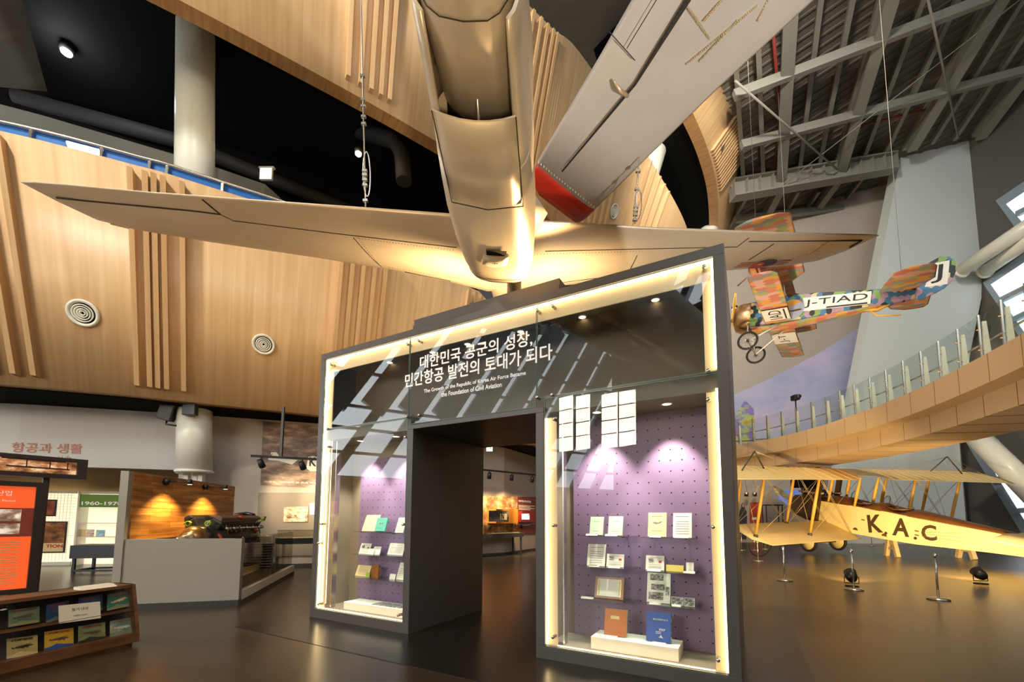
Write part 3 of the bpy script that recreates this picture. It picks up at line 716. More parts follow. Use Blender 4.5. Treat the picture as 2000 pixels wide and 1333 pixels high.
for s, z1 in ((2.45, 0), (3.20, 0), (-1.35, 0), (-.6, 0)):
    p = case(s, .28, 2.66); t_ = case(s, .54, .55); spot('case_spot', p, t_, 180, 76, .6, (1, .88, .74), .03)
# lettering on the glass
X = (1, 0, 0); Z = (0, 0, 1)
def ctext(body, u0, v0, u1, v1, hpx, sub=False):
    s0, z0 = cpix(u0, v0, 0); s1, z1 = cpix(u1, v1, 0); zz = cpix(u0, v0 - hpx, 0)[1]
    text('lettering', body, (s0, -.002, (z0 + z1) / 2), X, Z, .3, 'txtw', gate, width=s1 - s0, height=zz - z0, bold=.004 if not sub else .003)
ctext('대한민국 공군의 성장,', 820, 722, 1040, 678, 27)
ctext('민간항공 발전의 토대가 되다', 791, 758, 1079, 704, 27)
ctext('The Growth of the Republic of Korea Air Force Became', 828, 770, 1027, 735, 9, True)
ctext('the Foundation of Civil Aviation', 862, 777, 980, 755, 9, True)

# ---- glass shelves (part of the case), each with two rods
SHELF = {}
def shelf(key, u0, v0, u1, v1):
    s0, z = cpix(u0, v0, .30); s1, z1 = cpix(u1, v1, .30); z = (z + z1) / 2
    s1 = min(s1, -.13) if s0 < 0 else s1
    SHELF[key] = z
    f = MB().box((s0, .28, z - .006), (s1, DB - .05, z)).build('glass_shelf', 'glass_shelf', gate)
    r = MB()
    for k in (.2, .8): r.tube([(s0 + (s1 - s0) * k, DB - .05, z - .012), (s0 + (s1 - s0) * k, .33, z - .012)], .006, 6)
    r.build('shelf_bracket', 'iron', f)
for k, a in (('A1', (1130, 1047, 1235, 1048)), ('A2', (1251, 1050, 1361, 1052)), ('B1', (1131, 1107, 1236, 1112)), ('B2', (1254, 1115, 1361, 1122)), ('C1', (1131, 1170, 1237, 1178)), ('C2', (1261, 1180, 1367, 1191)),
             ('LA1', (689, 1038, 752, 1040)), ('LA2', (753, 1041, 800, 1043)), ('LB1', (688, 1083, 744, 1086)), ('LB2', (745, 1085, 800, 1088)), ('LC1', (685, 1128, 738, 1131)), ('LC2', (743, 1133, 800, 1138))): shelf(k, *a)

# ---- things standing on the shelves
def leaning(name, label, cat, box, d, mcol, key=None, thick=.012, tilt=16, group=None, z=None, front=None):
    u0, v0, u1, v1 = box
    s0, zb = cpix(u0, v1, d); s1, _ = cpix(u1, v1, d); _, zt_ = cpix((u0 + u1) / 2, v0, d + .05)
    z = SHELF[key] + .0005 if key else (zb if z is None else z)
    w, h = s1 - s0, max(.04, (zt_ - z)); a = math.radians(tilt)
    o = thing(name, label, cat, case((s0 + s1) / 2, d, z), (0, 0, CYAW), group)
    up = Vector((0, math.sin(a), math.cos(a))); nn = Vector((0, math.cos(a), -math.sin(a))); h /= math.cos(a)
    P = lambda x, y, k: Vector((x, 0, 0)) + up * y + nn * k + Vector((0, 0, thick * math.sin(a)))
    MB().hexa([P(-w / 2, 0, 0), P(w / 2, 0, 0), P(w / 2, 0, thick), P(-w / 2, 0, thick)], [P(-w / 2, h, 0), P(w / 2, h, 0), P(w / 2, h, thick), P(-w / 2, h, thick)]).build('cover' if thick > .02 else 'sheet', mcol, o)
    if front: front(o, w, h, P, up, nn)
    return o
def plate(o, P, x0, y0, x1, y1, m, name='print', k=-.001):
    MB().poly([P(x0, y0, k), P(x1, y0, k), P(x1, y1, k), P(x0, y1, k)]).build(name, m, o)
def lines(o, P, w, h, ys, m='ink', frac=.7):
    b_ = MB()
    for y in ys: b_.poly([P(-w * frac / 2, y * h, -.001), P(w * frac / 2, y * h, -.001), P(w * frac / 2, y * h + h * .018, -.001), P(-w * frac / 2, y * h + h * .018, -.001)])
    b_.build('printed_lines', m, o)
M['green1'] = mat('pale green cover', srgb(190, 216, 186), .6); M['tealc'] = mat('teal cover', srgb(84, 168, 150), .6); M['orangec'] = mat('orange cloth cover', srgb(196, 112, 40), .6, var=.1, scale=(40, 40, 40))
M['bluec'] = mat('blue manual cover', srgb(52, 92, 170), .5); M['yellowc'] = mat('yellow paper', srgb(228, 200, 96), .6); M['gilt'] = mat('gilt frame wood', srgb(150, 92, 30), .35, var=.2, scale=(20, 20, 20)); M['limec'] = mat('lime badge', srgb(150, 180, 40), .5)
M['greyink'] = mat('grey print', srgb(120, 112, 100), .6); M['bwp'] = photo('small archive photograph', [(.02, .02, .02), (.2, .19, .17), (.75, .72, .66)], 30, 3)
def f_book(o, w, h, P, up, nn):
    lines(o, P, w, h, (.2, .72), 'greyink', .5)
def f_bird(o, w, h, P, up, nn):
    lines(o, P, w, h, (.22, .84), 'greyink', .6)
    MB().poly([P(-.05, h * .55, -.001), P(-.01, h * .5, -.001), P(.04, h * .56, -.001), P(.055, h * .66, -.001), P(.01, h * .58, -.001), P(-.03, h * .62, -.001)]).build('bird_emblem', 'greyink', o)
def f_doc(o, w, h, P, up, nn): lines(o, P, w, h, (.14, .24, .34, .44, .54, .64, .84), 'greyink', .72)
def f_cert(o, w, h, P, up, nn):
    lines(o, P, w, h, (.14, .22, .36, .84), 'greyink', .7); plate(o, P, -w * .36, h * .5, -w * .08, h * .8, 'bwp', 'portrait'); plate(o, P, w * .2, h * .5, w * .36, h * .66, 'redr', 'seal')
def f_frame(o, w, h, P, up, nn):
    plate(o, P, -w * .42, h * .1, w * .42, h * .9, 'paper', 'certificate', -.002); lines(o, P, w, h, (.25, .33, .41, .49, .57, .7), 'greyink', .45)
    b_ = MB(); b_.poly([P(-w * .38, h * .15, -.003), P(-w * .33, h * .15, -.003), P(-w * .33, h * .85, -.003), P(-w * .38, h * .85, -.003)]); b_.poly([P(w * .33, h * .15, -.003), P(w * .38, h * .15, -.003), P(w * .38, h * .85, -.003), P(w * .33, h * .85, -.003)]); b_.build('gold_border', 'yellowc', o)
def f_photos(o, w, h, P, up, nn):
    for x0, y0, x1, y1 in ((-.38, .74, .2, .95), (-.32, .42, .26, .62), (-.42, .1, .2, .34), (.3, .25, .46, .55)): plate(o, P, x0 * w, y0 * h, x1 * w, y1 * h, 'bwp', 'photograph')
def f_photo(o, w, h, P, up, nn): plate(o, P, -w * .46, h * .05, w * .46, h * .95, 'bwp', 'photograph')
def f_orange(o, w, h, P, up, nn):
    plate(o, P, -w * .22, h * .62, w * .18, h * .74, 'buff', 'title_plate'); MB().hexa([P(w * .5, 0, .006), P(w * .5 + .004, 0, .006), P(w * .5 + .004, 0, .034), P(w * .5, 0, .034)], [P(w * .5, h, .006), P(w * .5 + .004, h, .006), P(w * .5 + .004, h, .034), P(w * .5, h, .034)]).build('page_block', 'buff', o)
def f_blue(o, w, h, P, up, nn):
    a = P(-w * .22, h * .72, -.002); text('lettering', 'BOEING', a, X, up, .05, 'whitep', o, width=w * .6, height=h * .06)
    text('lettering', '727', P(w * .02, h * .38, -.002), X, up, .05, 'whitep', o, width=w * .26, height=h * .07, bold=.002)
    lines(o, P, w, h, (.28, .33), 'whitep', .22)
    MB().poly([P(w * .0, h * .16, -.001), P(w * .2, h * .14, -.001), P(w * .14, h * .2, -.001), P(w * .1, h * .26, -.001), P(w * .08, h * .2, -.001)]).build('plane_emblem', 'whitep', o)
    for i, c in enumerate(('yellowc', 'tealc', 'orangec', 'limec')): MB().hexa([P(w * .5, h * (.1 + .2 * i), .008), P(w * .5 + .006, h * (.1 + .2 * i), .008), P(w * .5 + .006, h * (.1 + .2 * i), .02), P(w * .5, h * (.1 + .2 * i), .02)], [P(w * .5, h * (.22 + .2 * i), .008), P(w * .5 + .006, h * (.22 + .2 * i), .008), P(w * .5 + .006, h * (.22 + .2 * i), .02), P(w * .5, h * (.22 + .2 * i), .02)]).build('index_tab', c, o)
def card(label, u0, v0, u1, v1, d, key=None, z=None):
    s0, zb = cpix(u0, v1, d); s1, _ = cpix(u1, v1, d); z = SHELF[key] + .0005 if key else z
    o = thing('caption_card', label, 'caption card', case((s0 + s1) / 2, d, z), (0, 0, CYAW), 'caption cards in the display case')
    w = s1 - s0
    MB().hexa([(-w / 2, 0, 0), (w / 2, 0, 0), (w / 2, .03, 0), (-w / 2, .03, 0)], [(-w / 2, .012, .010), (w / 2, .012, .010), (w / 2, .03, .018), (-w / 2, .03, .018)]).build('card', 'paper', o)
g1 = 'papers and books on the right bay shelves'
leaning('book', 'pale green book, left of two on the right bay top shelf', 'book', (1151, 1011, 1177, 1045), .40, 'green1', 'A1', .02, group=g1, front=f_book)
leaning('book', 'pale green book, right of two on the right bay top shelf', 'book', (1187, 1010, 1215, 1045), .40, 'green1', 'A1', .02, group=g1, front=f_book)
leaning('book', 'buff book with a bird emblem on the right bay top shelf', 'book', (1265, 1003, 1301, 1047), .40, 'buff', 'A2', .02, group=g1, front=f_bird)
leaning('document', 'white document upright at the right end of the right bay top shelf', 'document', (1314, 1003, 1351, 1048), .40, 'paper', 'A2', .006, group=g1, front=f_doc)
leaning('document', 'tall typed document on the right bay second shelf', 'document', (1146, 1064, 1181, 1107), .40, 'paper', 'B1', .006, group=g1, front=f_doc)
leaning('certificate', 'small licence with a yellow portrait beside the tall typed document', 'certificate', (1184, 1083, 1218, 1109), .40, 'paper', 'B1', .006, group=g1, front=f_cert)
leaning('certificate', 'licence with a dark portrait and red seal on the right bay second shelf', 'certificate', (1261, 1086, 1297, 1116), .40, 'paper', 'B2', .006, group=g1, front=f_cert)
leaning('ticket', 'long yellow ticket slip on the right bay second shelf', 'ticket', (1301, 1104, 1335, 1117), .38, 'yellowc', 'B2', .004, group=g1)
leaning('ticket', 'small white card with a stripe at the right end of the second shelf', 'card', (1340, 1099, 1355, 1116), .40, 'paper', 'B2', .004, group=g1, front=f_book)
leaning('framed_certificate', 'certificate in a brown and gilt frame on the right bay third shelf', 'frame', (1161, 1129, 1217, 1171), .40, 'gilt', 'C1', .02, group=g1, front=f_frame)
leaning('photo_sheet', 'tall album sheet of black and white photographs on the third shelf', 'photograph', (1263, 1121, 1309, 1182), .42, 'paper', 'C2', .006, group=g1, front=f_photos)
leaning('photograph', 'small brown photograph beside the tall album sheet', 'photograph', (1311, 1166, 1335, 1186), .38, 'paper', 'C2', .004, group=g1, front=f_photo)
leaning('photograph', 'small black and white photograph at the right end of the third shelf', 'photograph', (1337, 1168, 1357, 1188), .38, 'paper', 'C2', .004, group=g1, front=f_photo)
for lb, a in (('caption card in front of the left pale green book', (1144, 1041, 1166, 1046, .31, 'A1')), ('caption card in front of the right pale green book', (1181, 1041, 1205, 1046, .31, 'A1')), ('caption card in front of the buff book with the bird', (1268, 1044, 1290, 1050, .31, 'A2')), ('caption card in front of the white upright document', (1317, 1045, 1345, 1051, .31, 'A2')),
              ('caption card in front of the tall typed document', (1150, 1105, 1170, 1110, .31, 'B1')), ('caption card in front of the licence with the yellow portrait', (1187, 1106, 1210, 1111, .31, 'B1')), ('caption card in front of the licence with the red seal', (1264, 1112, 1290, 1118, .31, 'B2')), ('caption card below the small striped card', (1334, 1113, 1357, 1120, .31, 'B2')),
              ('caption card left of the brown framed certificate', (1134, 1162, 1158, 1170, .31, 'C1')), ('caption card in front of the album sheet of photographs', (1268, 1180, 1290, 1186, .31, 'C2')), ('caption card in front of the small brown photograph', (1312, 1183, 1330, 1189, .31, 'C2'))): card(lb, *a)
# plinths
def plinth(label, s0, s1, d0, d1, h):
    o = MB().box((-(s1 - s0) / 2, 0, 0), ((s1 - s0) / 2, d1 - d0, h)).build('plinth', mat('white plinth paint', srgb(246, 240, 224), .5, var=.01), bevel=.003)
    k = o.location.copy(); o.location = case((s0 + s1) / 2, (d0 + d1) / 2, .1455); o.rotation_euler = (0, 0, CYAW)
    return tag(o, label, 'plinth')
sa, _ = cpix(1154, 1255, .13); sb, _ = cpix(1326, 1299, .13)
plinth('white plinth under the orange and blue books in the right bay', sa, sb, .13, .45, .125)
sa, _ = cpix(671, 1190, .16)
plinth('white plinth with flat photographs in the left bay', sa, -.18, .16, .46, .11)
zp_ = .1455 + .125 + .0005
leaning('book', 'orange cloth bound album on the white plinth', 'book', (1180, 1192, 1222, 1247), .24, 'orangec', None, .04, 12, z=zp_, front=f_orange)
leaning('book', 'blue aircraft manual with coloured tabs on the white plinth', 'book', (1262, 1198, 1310, 1257), .24, 'bluec', None, .03, 12, z=zp_, front=f_blue)
card('caption card in front of the orange album', 1182, 1250, 1205, 1257, .17, None, zp_); card('caption card in front of the blue manual', 1274, 1262, 1300, 1270, .17, None, zp_)
o = MB().box((-.28, -.11, 0), (.28, .11, .004)).build('photo_board', 'bwp'); o.location = case(-.62, .32, .1455 + .1105); o.rotation_euler = (0, 0, CYAW); tag(o, 'flat board of small photographs lying on the left bay plinth', 'photograph')
g2 = 'papers and objects on the left bay shelves'
leaning('booklet', 'buff booklet leaning on the left bay top shelf', 'booklet', (706, 1007, 733, 1038), .40, 'buff', 'LA1', .008, 22, group=g2, front=f_book)
leaning('book', 'small teal book beside the buff booklet on the left bay top shelf', 'book', (731, 1013, 751, 1038), .40, 'tealc', 'LA1', .025, 16, group=g2, front=f_bird)
leaning('booklet', 'green edged sheet by the right edge of the left bay top shelf', 'booklet', (771, 1012, 787, 1039), .40, 'green1', 'LA2', .006, 20, group=g2, front=f_doc)
leaning('certificate', 'pale licence with a portrait on the left bay second shelf', 'certificate', (700, 1062, 720, 1084), .40, 'paper', 'LB1', .005, 20, group=g2, front=f_cert)
leaning('card', 'tiny portrait card between the two pale licences on the left bay', 'card', (720, 1072, 729, 1083), .38, 'paper', 'LB1', .004, 16, group=g2)
leaning('certificate', 'folded pale licence at the right of the left bay second shelf', 'certificate', (727, 1068, 741, 1085), .40, 'paper', 'LB1', .005, 18, group=g2, front=f_book)
leaning('document', 'bordered paper document by the right edge of the left bay second shelf', 'document', (756, 1062, 786, 1086), .42, 'paper', 'LB2', .005, 20, group=g2, front=f_doc)
leaning('document', 'cream folded paper on the left bay third shelf', 'document', (693, 1105, 719, 1129), .40, 'buff', 'LC1', .006, 22, group=g2, front=f_doc)
leaning('badge', 'lime green badge square on the left bay third shelf', 'badge', (714, 1118, 721, 1127), .36, 'limec', 'LC1', .008, 8, group=g2)
leaning('plaque', 'dark plaque on a red brown foot on the left bay third shelf', 'plaque', (724, 1103, 738, 1130), .40, 'gilt', 'LC1', .03, 4, group=g2, front=f_book)
leaning('card', 'blank white card on the left bay lower right shelf', 'card', (760, 1121, 771, 1133), .38, 'paper', 'LC2', .004, 14, group=g2)
leaning('document', 'tall cream document at the right edge of the left bay third shelf', 'document', (773, 1100, 787, 1137), .42, 'paper', 'LC2', .005, 20, group=g2, front=f_doc)
# shoji-like lit windows across the hall that the glass mirrors
def mirrored(u, v, yy):
    s, z = cpix(u, v, .004); P = case(s, .004, z); d = (P - EYEP).normalized(); n = -CD; r = d - 2 * d.dot(n) * n
    return P + r * ((yy - P.y) / r.y)
lw = thing('lattice_window', 'pair of warm lit lattice windows reflected in the right bay glass', 'window', mirrored(1170, 830, -9.5))
for q_ in (((1092, 778), (1118, 772), (1118, 880), (1092, 883)), ((1125, 775), (1151, 770), (1151, 876), (1125, 880)), ((1175, 772), (1205, 766), (1205, 873), (1175, 876)), ((1209, 766), (1240, 761), (1241, 868), (1209, 873))):
    P4 = [mirrored(*p, -9.5) - lw.location for p in q_]
    MB().prism(P4, (0, -.05, 0)).build('lit_pane', emis('lit paper pane', (1, .86, .66), 30.0), lw)
    bb = MB()
    for k in (.25, .5, .75): bb.beam(P4[0].lerp(P4[3], k) + Vector((0, .05, 0)), P4[1].lerp(P4[2], k) + Vector((0, .05, 0)), .05, .05)
    bb.build('lattice_bar', 'black', lw)

# ================================================================== AIRCRAFT
def spin(yaw, pitch, bank): return (Matrix.Rotation(yaw, 3, 'Z') @ Matrix.Rotation(pitch, 3, 'X') @ Matrix.Rotation(bank, 3, 'Y'))
def place(o, loc, yaw, pitch, bank, s=1.0):
    o.matrix_world = Matrix.Translation(loc) @ spin(yaw, pitch, bank).to_4x4() @ Matrix.Scale(s, 4)
def aerofoil(le, te, th, n=9, up=Vector((0, 0, 1))):
    """closed ring from leading to trailing edge point, thickness th (fraction of chord), flatter underneath"""
    le, te = Vector(le), Vector(te); c = (te - le).length; R = []
    for i in range(n):
        x = (1 - math.cos(PI * i / (n - 1))) / 2; t = 5 * th * (.2969 * math.sqrt(x) - .126 * x - .3516 * x * x + .2843 * x ** 3 - .1015 * x ** 4)
        R.append((x, t))
    top = [le.lerp(te, x) + up * (t * c * 1.25) for x, t in R]; bot = [le.lerp(te, x) - up * (t * c * .75) for x, t in R[::-1]]
    return top + bot[1:-1]
# ---------------- silver fighter overhead
fw = thing('fighter_plane', 'silver propeller fighter overhead, seen from below and behind, roundel under its right wing', 'aircraft')
FL, FYAW, FPI, FBK = Vector((-.362, 6.189, 5.33)), .085, .184, -.007
place(fw, FL, FYAW, FPI, FBK); FR = spin(FYAW, FPI, FBK)
def fon(u, v, z0, side=0, dz=.09):
    n = FR @ Vector((-dz * side, 0, 1)); X = ON(u, v, FL + FR @ Vector((0, 0, z0)), n); return FR.transposed() @ (X - FL)
PLF = [(-5.93, -.56, -.60), (-5.86, -.15, -.62), (-5.72, .28, -.66), (-5.3, .42, -.72), (-4.25, .50, -.84), (-2.71, .53, -1.07), (-1.54, .60, -1.25), (-.55, .80, -1.40), (0, .98, -1.45), (.69, .98, -1.33), (2.2, .77, -1.05), (4.15, .58, -.76), (5.2, .50, -.62), (5.62, .38, -.57), (5.80, .05, -.54), (5.88, -.46, -.52)]
rings = [aerofoil((x, le, .09 * abs(x)), (x, te, .09 * abs(x)), .13 if abs(x) < 5.5 else .09) for x, le, te in PLF]
wing = MB().loft(rings); wing.build('wing', 'alu', fw)
def wz(x, y):    # height of the wing underside at x, y
    for (x0, l0, t0), (x1, l1, t1) in zip(PLF, PLF[1:]):
        if x0 <= x <= x1:
            f = (x - x0) / (x1 - x0); le, te = l0 + (l1 - l0) * f, t0 + (t1 - t0) * f; c = le - te; q_ = min(1, max(0, (le - y) / c))
            t = .65 * (.2969 * math.sqrt(q_) - .126 * q_ - .3516 * q_ ** 2 + .2843 * q_ ** 3 - .1015 * q_ ** 4)
            return .09 * abs(x) - t * c * .75
    return .09 * abs(x)
def seam(pts, r=.006, m='seam', name='panel_seam'):
    P = []
    for a, b in zip(pts, pts[1:]):
        for i in range(8): f = i / 8; x, y = a[0] + (b[0] - a[0]) * f, a[1] + (b[1] - a[1]) * f; P.append((x, y, wz(x, y)))
    P.append((*pts[-1], wz(*pts[-1]))); return MB().tube(P, r, 6).build(name, m, fw)
def upix(*pp): return [tuple(fon(u, v, 0, 1 if u > 980 else -1).xy) for u, v in pp]
seam(upix((110, 382), (380, 407), (430, 413), (395, 388)), .012, name='aileron_gap'); seam(upix((430, 413), (455, 424), (660, 448), (892, 473)), .007, name='flap_gap')
seam(upix((1065, 481), (1260, 479), (1440, 477), (1463, 462)), .007, name='flap_gap'); seam(upix((1463, 468), (1560, 468), (1684, 468), (1660, 480)), .009, name='aileron_gap')
seam(upix((690, 455), (745, 512)), .006); seam(upix((1245, 490), (1225, 527)), .006); seam(upix((1463, 500), (1512, 472)), .008); seam(upix((790, 523), (880, 540)), .005); seam(upix((1060, 545), (1180, 531)), .005)
rv = MB()
for a, b, n in (((690, 455), (885, 478), 34), ((1050, 486), (1255, 483), 34), ((700, 455), (745, 512), 18), ((1245, 490), (1222, 530), 14), ((760, 512), (900, 532), 26), ((1060, 544), (1180, 532), 20), ((1512, 507), (1600, 485), 12)):
    (ax, ay), (bx, by) = upix(a, b)
    for i in range(n): f = i / (n - 1); x, y = ax + (bx - ax) * f, ay + (by - ay) * f; rv.lathe((x, y, wz(x, y)), (0, 0, -1), [(.007, 0), (.004, .004), (0, .005)], 6)
rv.build('rivet_rows', 'seam', fw)
sg = MB()
for a, b in (((215, 433), (252, 446)), ((1588, 488), (1618, 469))):
    (ax, ay), (bx, by) = upix(a, b); sg.beam((ax, ay, wz(ax, ay) - .004), (bx, by, wz(bx, by) - .004), .03, .006)
sg.build('landing_light_strip', 'rivet', fw)
# roundel under the right wing: bars, white ring, red and navy halves
(cx, cy), = upix((1491, 508)); rr = .21
def onw(x, y, k): return (x, y, wz(x, y) - k)
b = MB()
for s in (-1, 1):
    for j in (-1, 0, 1): b.poly([onw(cx + s * rr * .9, cy + j * .085 - .018, .006), onw(cx + s * rr * 2.1, cy + j * .085 - .018, .006), onw(cx + s * rr * 2.1, cy + j * .085 + .018, .006), onw(cx + s * rr * .9, cy + j * .085 + .018, .006)])
b.build('roundel_bars', 'redr', fw)
b = MB(); b.poly([onw(cx + math.cos(t * PI / 16) * rr * 1.06, cy + math.sin(t * PI / 16) * rr * 1.06, .008) for t in range(32)]); b.build('roundel_ring', 'whitep', fw)
sc_ = [(math.cos(PI - t * PI / 12) * rr / 2 - rr / 2, math.sin(PI - t * PI / 12) * -rr / 2) for t in range(13)] + [(math.cos(PI - t * PI / 12) * rr / 2 + rr / 2, math.sin(t * PI / 12) * rr / 2) for t in range(1, 13)]
for sgn, m_, nm in ((-1, 'navy', 'roundel_blue'), (1, 'redr', 'roundel_red')):
    arc = [(math.cos(t * PI / 16) * rr, sgn * math.sin(t * PI / 16) * rr) for t in range(17)]
    MB().poly([onw(cx + x, cy + y, .011) for x, y in arc + sc_[1:-1]]).build(nm, m_, fw)
b = MB(); (px, py), = upix((1463, 515)); b.tube([(px, py, wz(px, py)), (px - .02, py - .05, wz(px, py) - .16), (px - .02, py + .25, wz(px, py) - .22)], .014, 8); b.build('pitot_mast', 'alu', fw)
# fuselage: centre line, half width, belly, top per station
def fx(y): return .236 + .1125 * y
def fring(y, w, zb, zt, sq=.62, n=24):
    c = fx(y); R = []
    for k in range(n):
        t = 2 * PI * k / n; co, si = math.cos(t), math.sin(t)
        e = lambda a, p: math.copysign(abs(a) ** p, a)
        R.append(Vector((c + w * e(co, sq), y, (zb + zt) / 2 + (zt - zb) / 2 * e(si, sq))))
    return R
ST = [(4.3, .12, .28, .52), (3.9, .26, .12, .72), (3.0, .31, .0, .85), (1.6, .33, -.06, .9), (.6, .34, -.12, .95), (-.4, .38, -.14, 1.35), (-1.6, .40, -.14, 1.4), (-2.9, .37, -.10, 1.1), (-3.3, .335, -.16, 1.0), (-3.42, .325, -.30, 1.0), (-3.9, .295, -.44, .85), (-4.28, .28, -.51, .8), (-4.6, .275, -.50, .78), (-5.2, .25, -.39, .74), (-6.4, .18, -.02, .66), (-7.2, .05, .36, .58)]
MB().loft([fring(*s) for s in ST]).build('fuselage', 'alu', fw)
MB().lathe((fx(4.3), 4.3, .4), (0, 1, 0), [(.14, 0), (.12, .2), (.06, .36), (0, .42)], 18).build('spinner', 'alu', fw)
for a in (45, 135, 225, 315):
    d = Vector((math.cos(math.radians(a)), 0, math.sin(math.radians(a)))); MB().loft([[Vector((fx(4.4), 4.42, .4)) + d * r + d.cross(Vector((0, 1, 0))) * w_ + Vector((0, k, 0)) for w_, k in ((-w, .02), (w, -.02), (w, -.04), (-w, .0))] for r, w in ((.1, .05), (.6, .12), (1.3, .11), (1.65, .04))], smooth=False).build('propeller_blade', 'blackp', fw)
# belly scoop: side walls, floor, outlet door
sr = [(-.55, .27, -.30), (-.72, .34, -.48), (-1.0, .39, -.57), (-1.5, .425, -.62), (-2.0, .43, -.64), (-2.6, .415, -.645), (-3.0, .385, -.64), (-3.35, .355, -.62)]
def sring(y, w, zb, n=24): return fring(y, w, zb, -.0, .58, n)
MB().loft([sring(*s) for s in sr]).build('radiator_scoop', 'alu', fw)
for s in (-1, 1):
    R = []
    for y, zb, w in ((-3.05, -.635, .388), (-3.35, -.622, .362), (-3.7, -.60, .330), (-3.95, -.575, .316), (-4.15, -.545, .306), (-4.36, -.50, .297)):
        e = lambda q_, p_: math.copysign(abs(q_) ** p_, q_); arc = []
        for k in range(9):
            t = math.radians(-50 + k * 14); arc.append((e(math.cos(t), .58), e(math.sin(t), .58)))
        zc_, hh_ = (zb + .24) / 2, (.24 - zb) / 2
        R.append([Vector((fx(y) + s * w * c_, y, zc_ + hh_ * q_)) for c_, q_ in arc] + [Vector((fx(y) + s * (w * c_ - .018), y, zc_ + (hh_ - .012) * q_)) for c_, q_ in arc[::-1]])
    MB().loft(R).build('outlet_side_wall', 'alu', fw)
door = MB(); R = []
for y, z, dw in ((-2.98, -.668, .30), (-3.4, -.672, .288), (-3.93, -.66, .258)):
    c = fx(y); ks = (-1, -.7, -.35, 0, .35, .7, 1); R.append([Vector((c + k * dw, y, z + .05 * k * k)) for k in ks] + [Vector((c + k * dw, y, z + .012 + .05 * k * k)) for k in ks[::-1]])
door.loft(R); door.build('outlet_door', 'alu', fw)
MB().tube([(fx(-3.4), -3.4, -.62), (fx(-3.9), -3.88, -.3)], .012, 8).build('door_rod', 'chrome', fw)
duct = MB(); duct.poly([(fx(-3.36) - .25, -3.37, -.58), (fx(-3.36) + .25, -3.37, -.58), (fx(-3.36) + .28, -3.37, .1), (fx(-3.36) - .28, -3.37, .1)]); duct.build('outlet_duct', 'black', fw)
for s in (-1, 1): MB().tube([(fx(-2.95) + s * .304, -2.95, -.628), (fx(-3.93) + s * .261, -3.93, -.612)], .004, 6).build('panel_seam', 'seam', fw)
sm = MB(); sm.tube([(fx(-2.95) - .30, -2.95, -.628), (fx(-2.95), -2.94, -.668), (fx(-2.95) + .30, -2.95, -.628)], .004, 6); sm.build('panel_seam', 'seam', fw)
for y, w, z in ((-1.15, .40, -.592), (-4.40, .279, -.507)): MB().tube([fring(y, w + .004, z - .003, .0 if y > -3 else .8, .58 if y > -3 else .62)[k] for k in range(13, 24)], .0035, 6).build('panel_seam', 'seam', fw)
# small oil cooler outlet
o_ = MB(); c = fx(-1.95); o_.poly([(c - .11, -2.12, -.652), (c + .11, -2.12, -.652), (c + .10, -2.0, -.652), (c - .10, -2.0, -.652)]); o_.build('oil_outlet', 'black', fw)
o_ = MB(); o_.loft([[Vector((c + x, y, z + .03 * (abs(x) / .14) ** 2)) for x in (-.14, -.07, 0, .07, .14)] + [Vector((c + x, y, z + .01 + .03 * (abs(x) / .14) ** 2)) for x in (.14, .07, 0, -.07, -.14)] for y, z in ((-2.0, -.672), (-1.72, -.668))]); o_.build('oil_flap', 'alu', fw)
text('lettering', '방열기', (c + .03, -1.86, -.675), (-1, 0, 0), (0, 1, 0), .03, 'ink', fw, width=.07)
for u, v in ((817, 122), (1016, 140)):
    s = -1 if u < 900 else 1; p = fon(u, v, -.05); MB().lathe((fx(p.y) + s * .295, p.y, .0), (s, 0, -.2), [(.04, 0), (.04, .03), (0, .04)], 10).build('lifting_socket', 'iron', fw)
# wing root fillets
for s in (-1, 1):
    R = [[Vector((fx(y) + s * .30, y, .02 - .04)), Vector((fx(y) + s * (.36 + k), y, .06 + wz(.5 * s, max(y, -1.38)) * 0 - .02)), Vector((fx(y) + s * .33, y, .22))] for y, k in ((-.9, .12), (-1.3, .16), (-1.55, .22), (-1.8, .05))]
    MB().loft(R).build('wing_fillet', 'alu', fw)
# tail (behind the viewer, kept whole)
MB().loft([aerofoil((s * x, le - 6.0, .45), (s * x, te - 6.0, .45), .09) for s, x, le, te in ((-1, 2.0, -.4, -.95), (-1, .1, .1, -1.0), (1, 2.0, -.4, -.95))]).build('tailplane', 'alu', fw)
MB().loft([aerofoil((fx(-6.3), y0, z), (fx(-6.3), y1, z), .09, up=Vector((1, 0, 0))) for y0, y1, z in ((-5.6, -7.3, .6), (-6.2, -7.5, 1.3), (-6.7, -7.4, 2.0))]).build('fin', 'alu', fw)
# post that carries it on the gate roof
pz = 4.3005
p = case(1.02, .95, pz); tpo = 4.83
tag(MB().tube([(p.x, p.y, pz), (p.x, p.y, 5.02)], .105, 20).build('support_post', 'case'), 'round grey post on the gate roof holding the silver fighter', 'post')

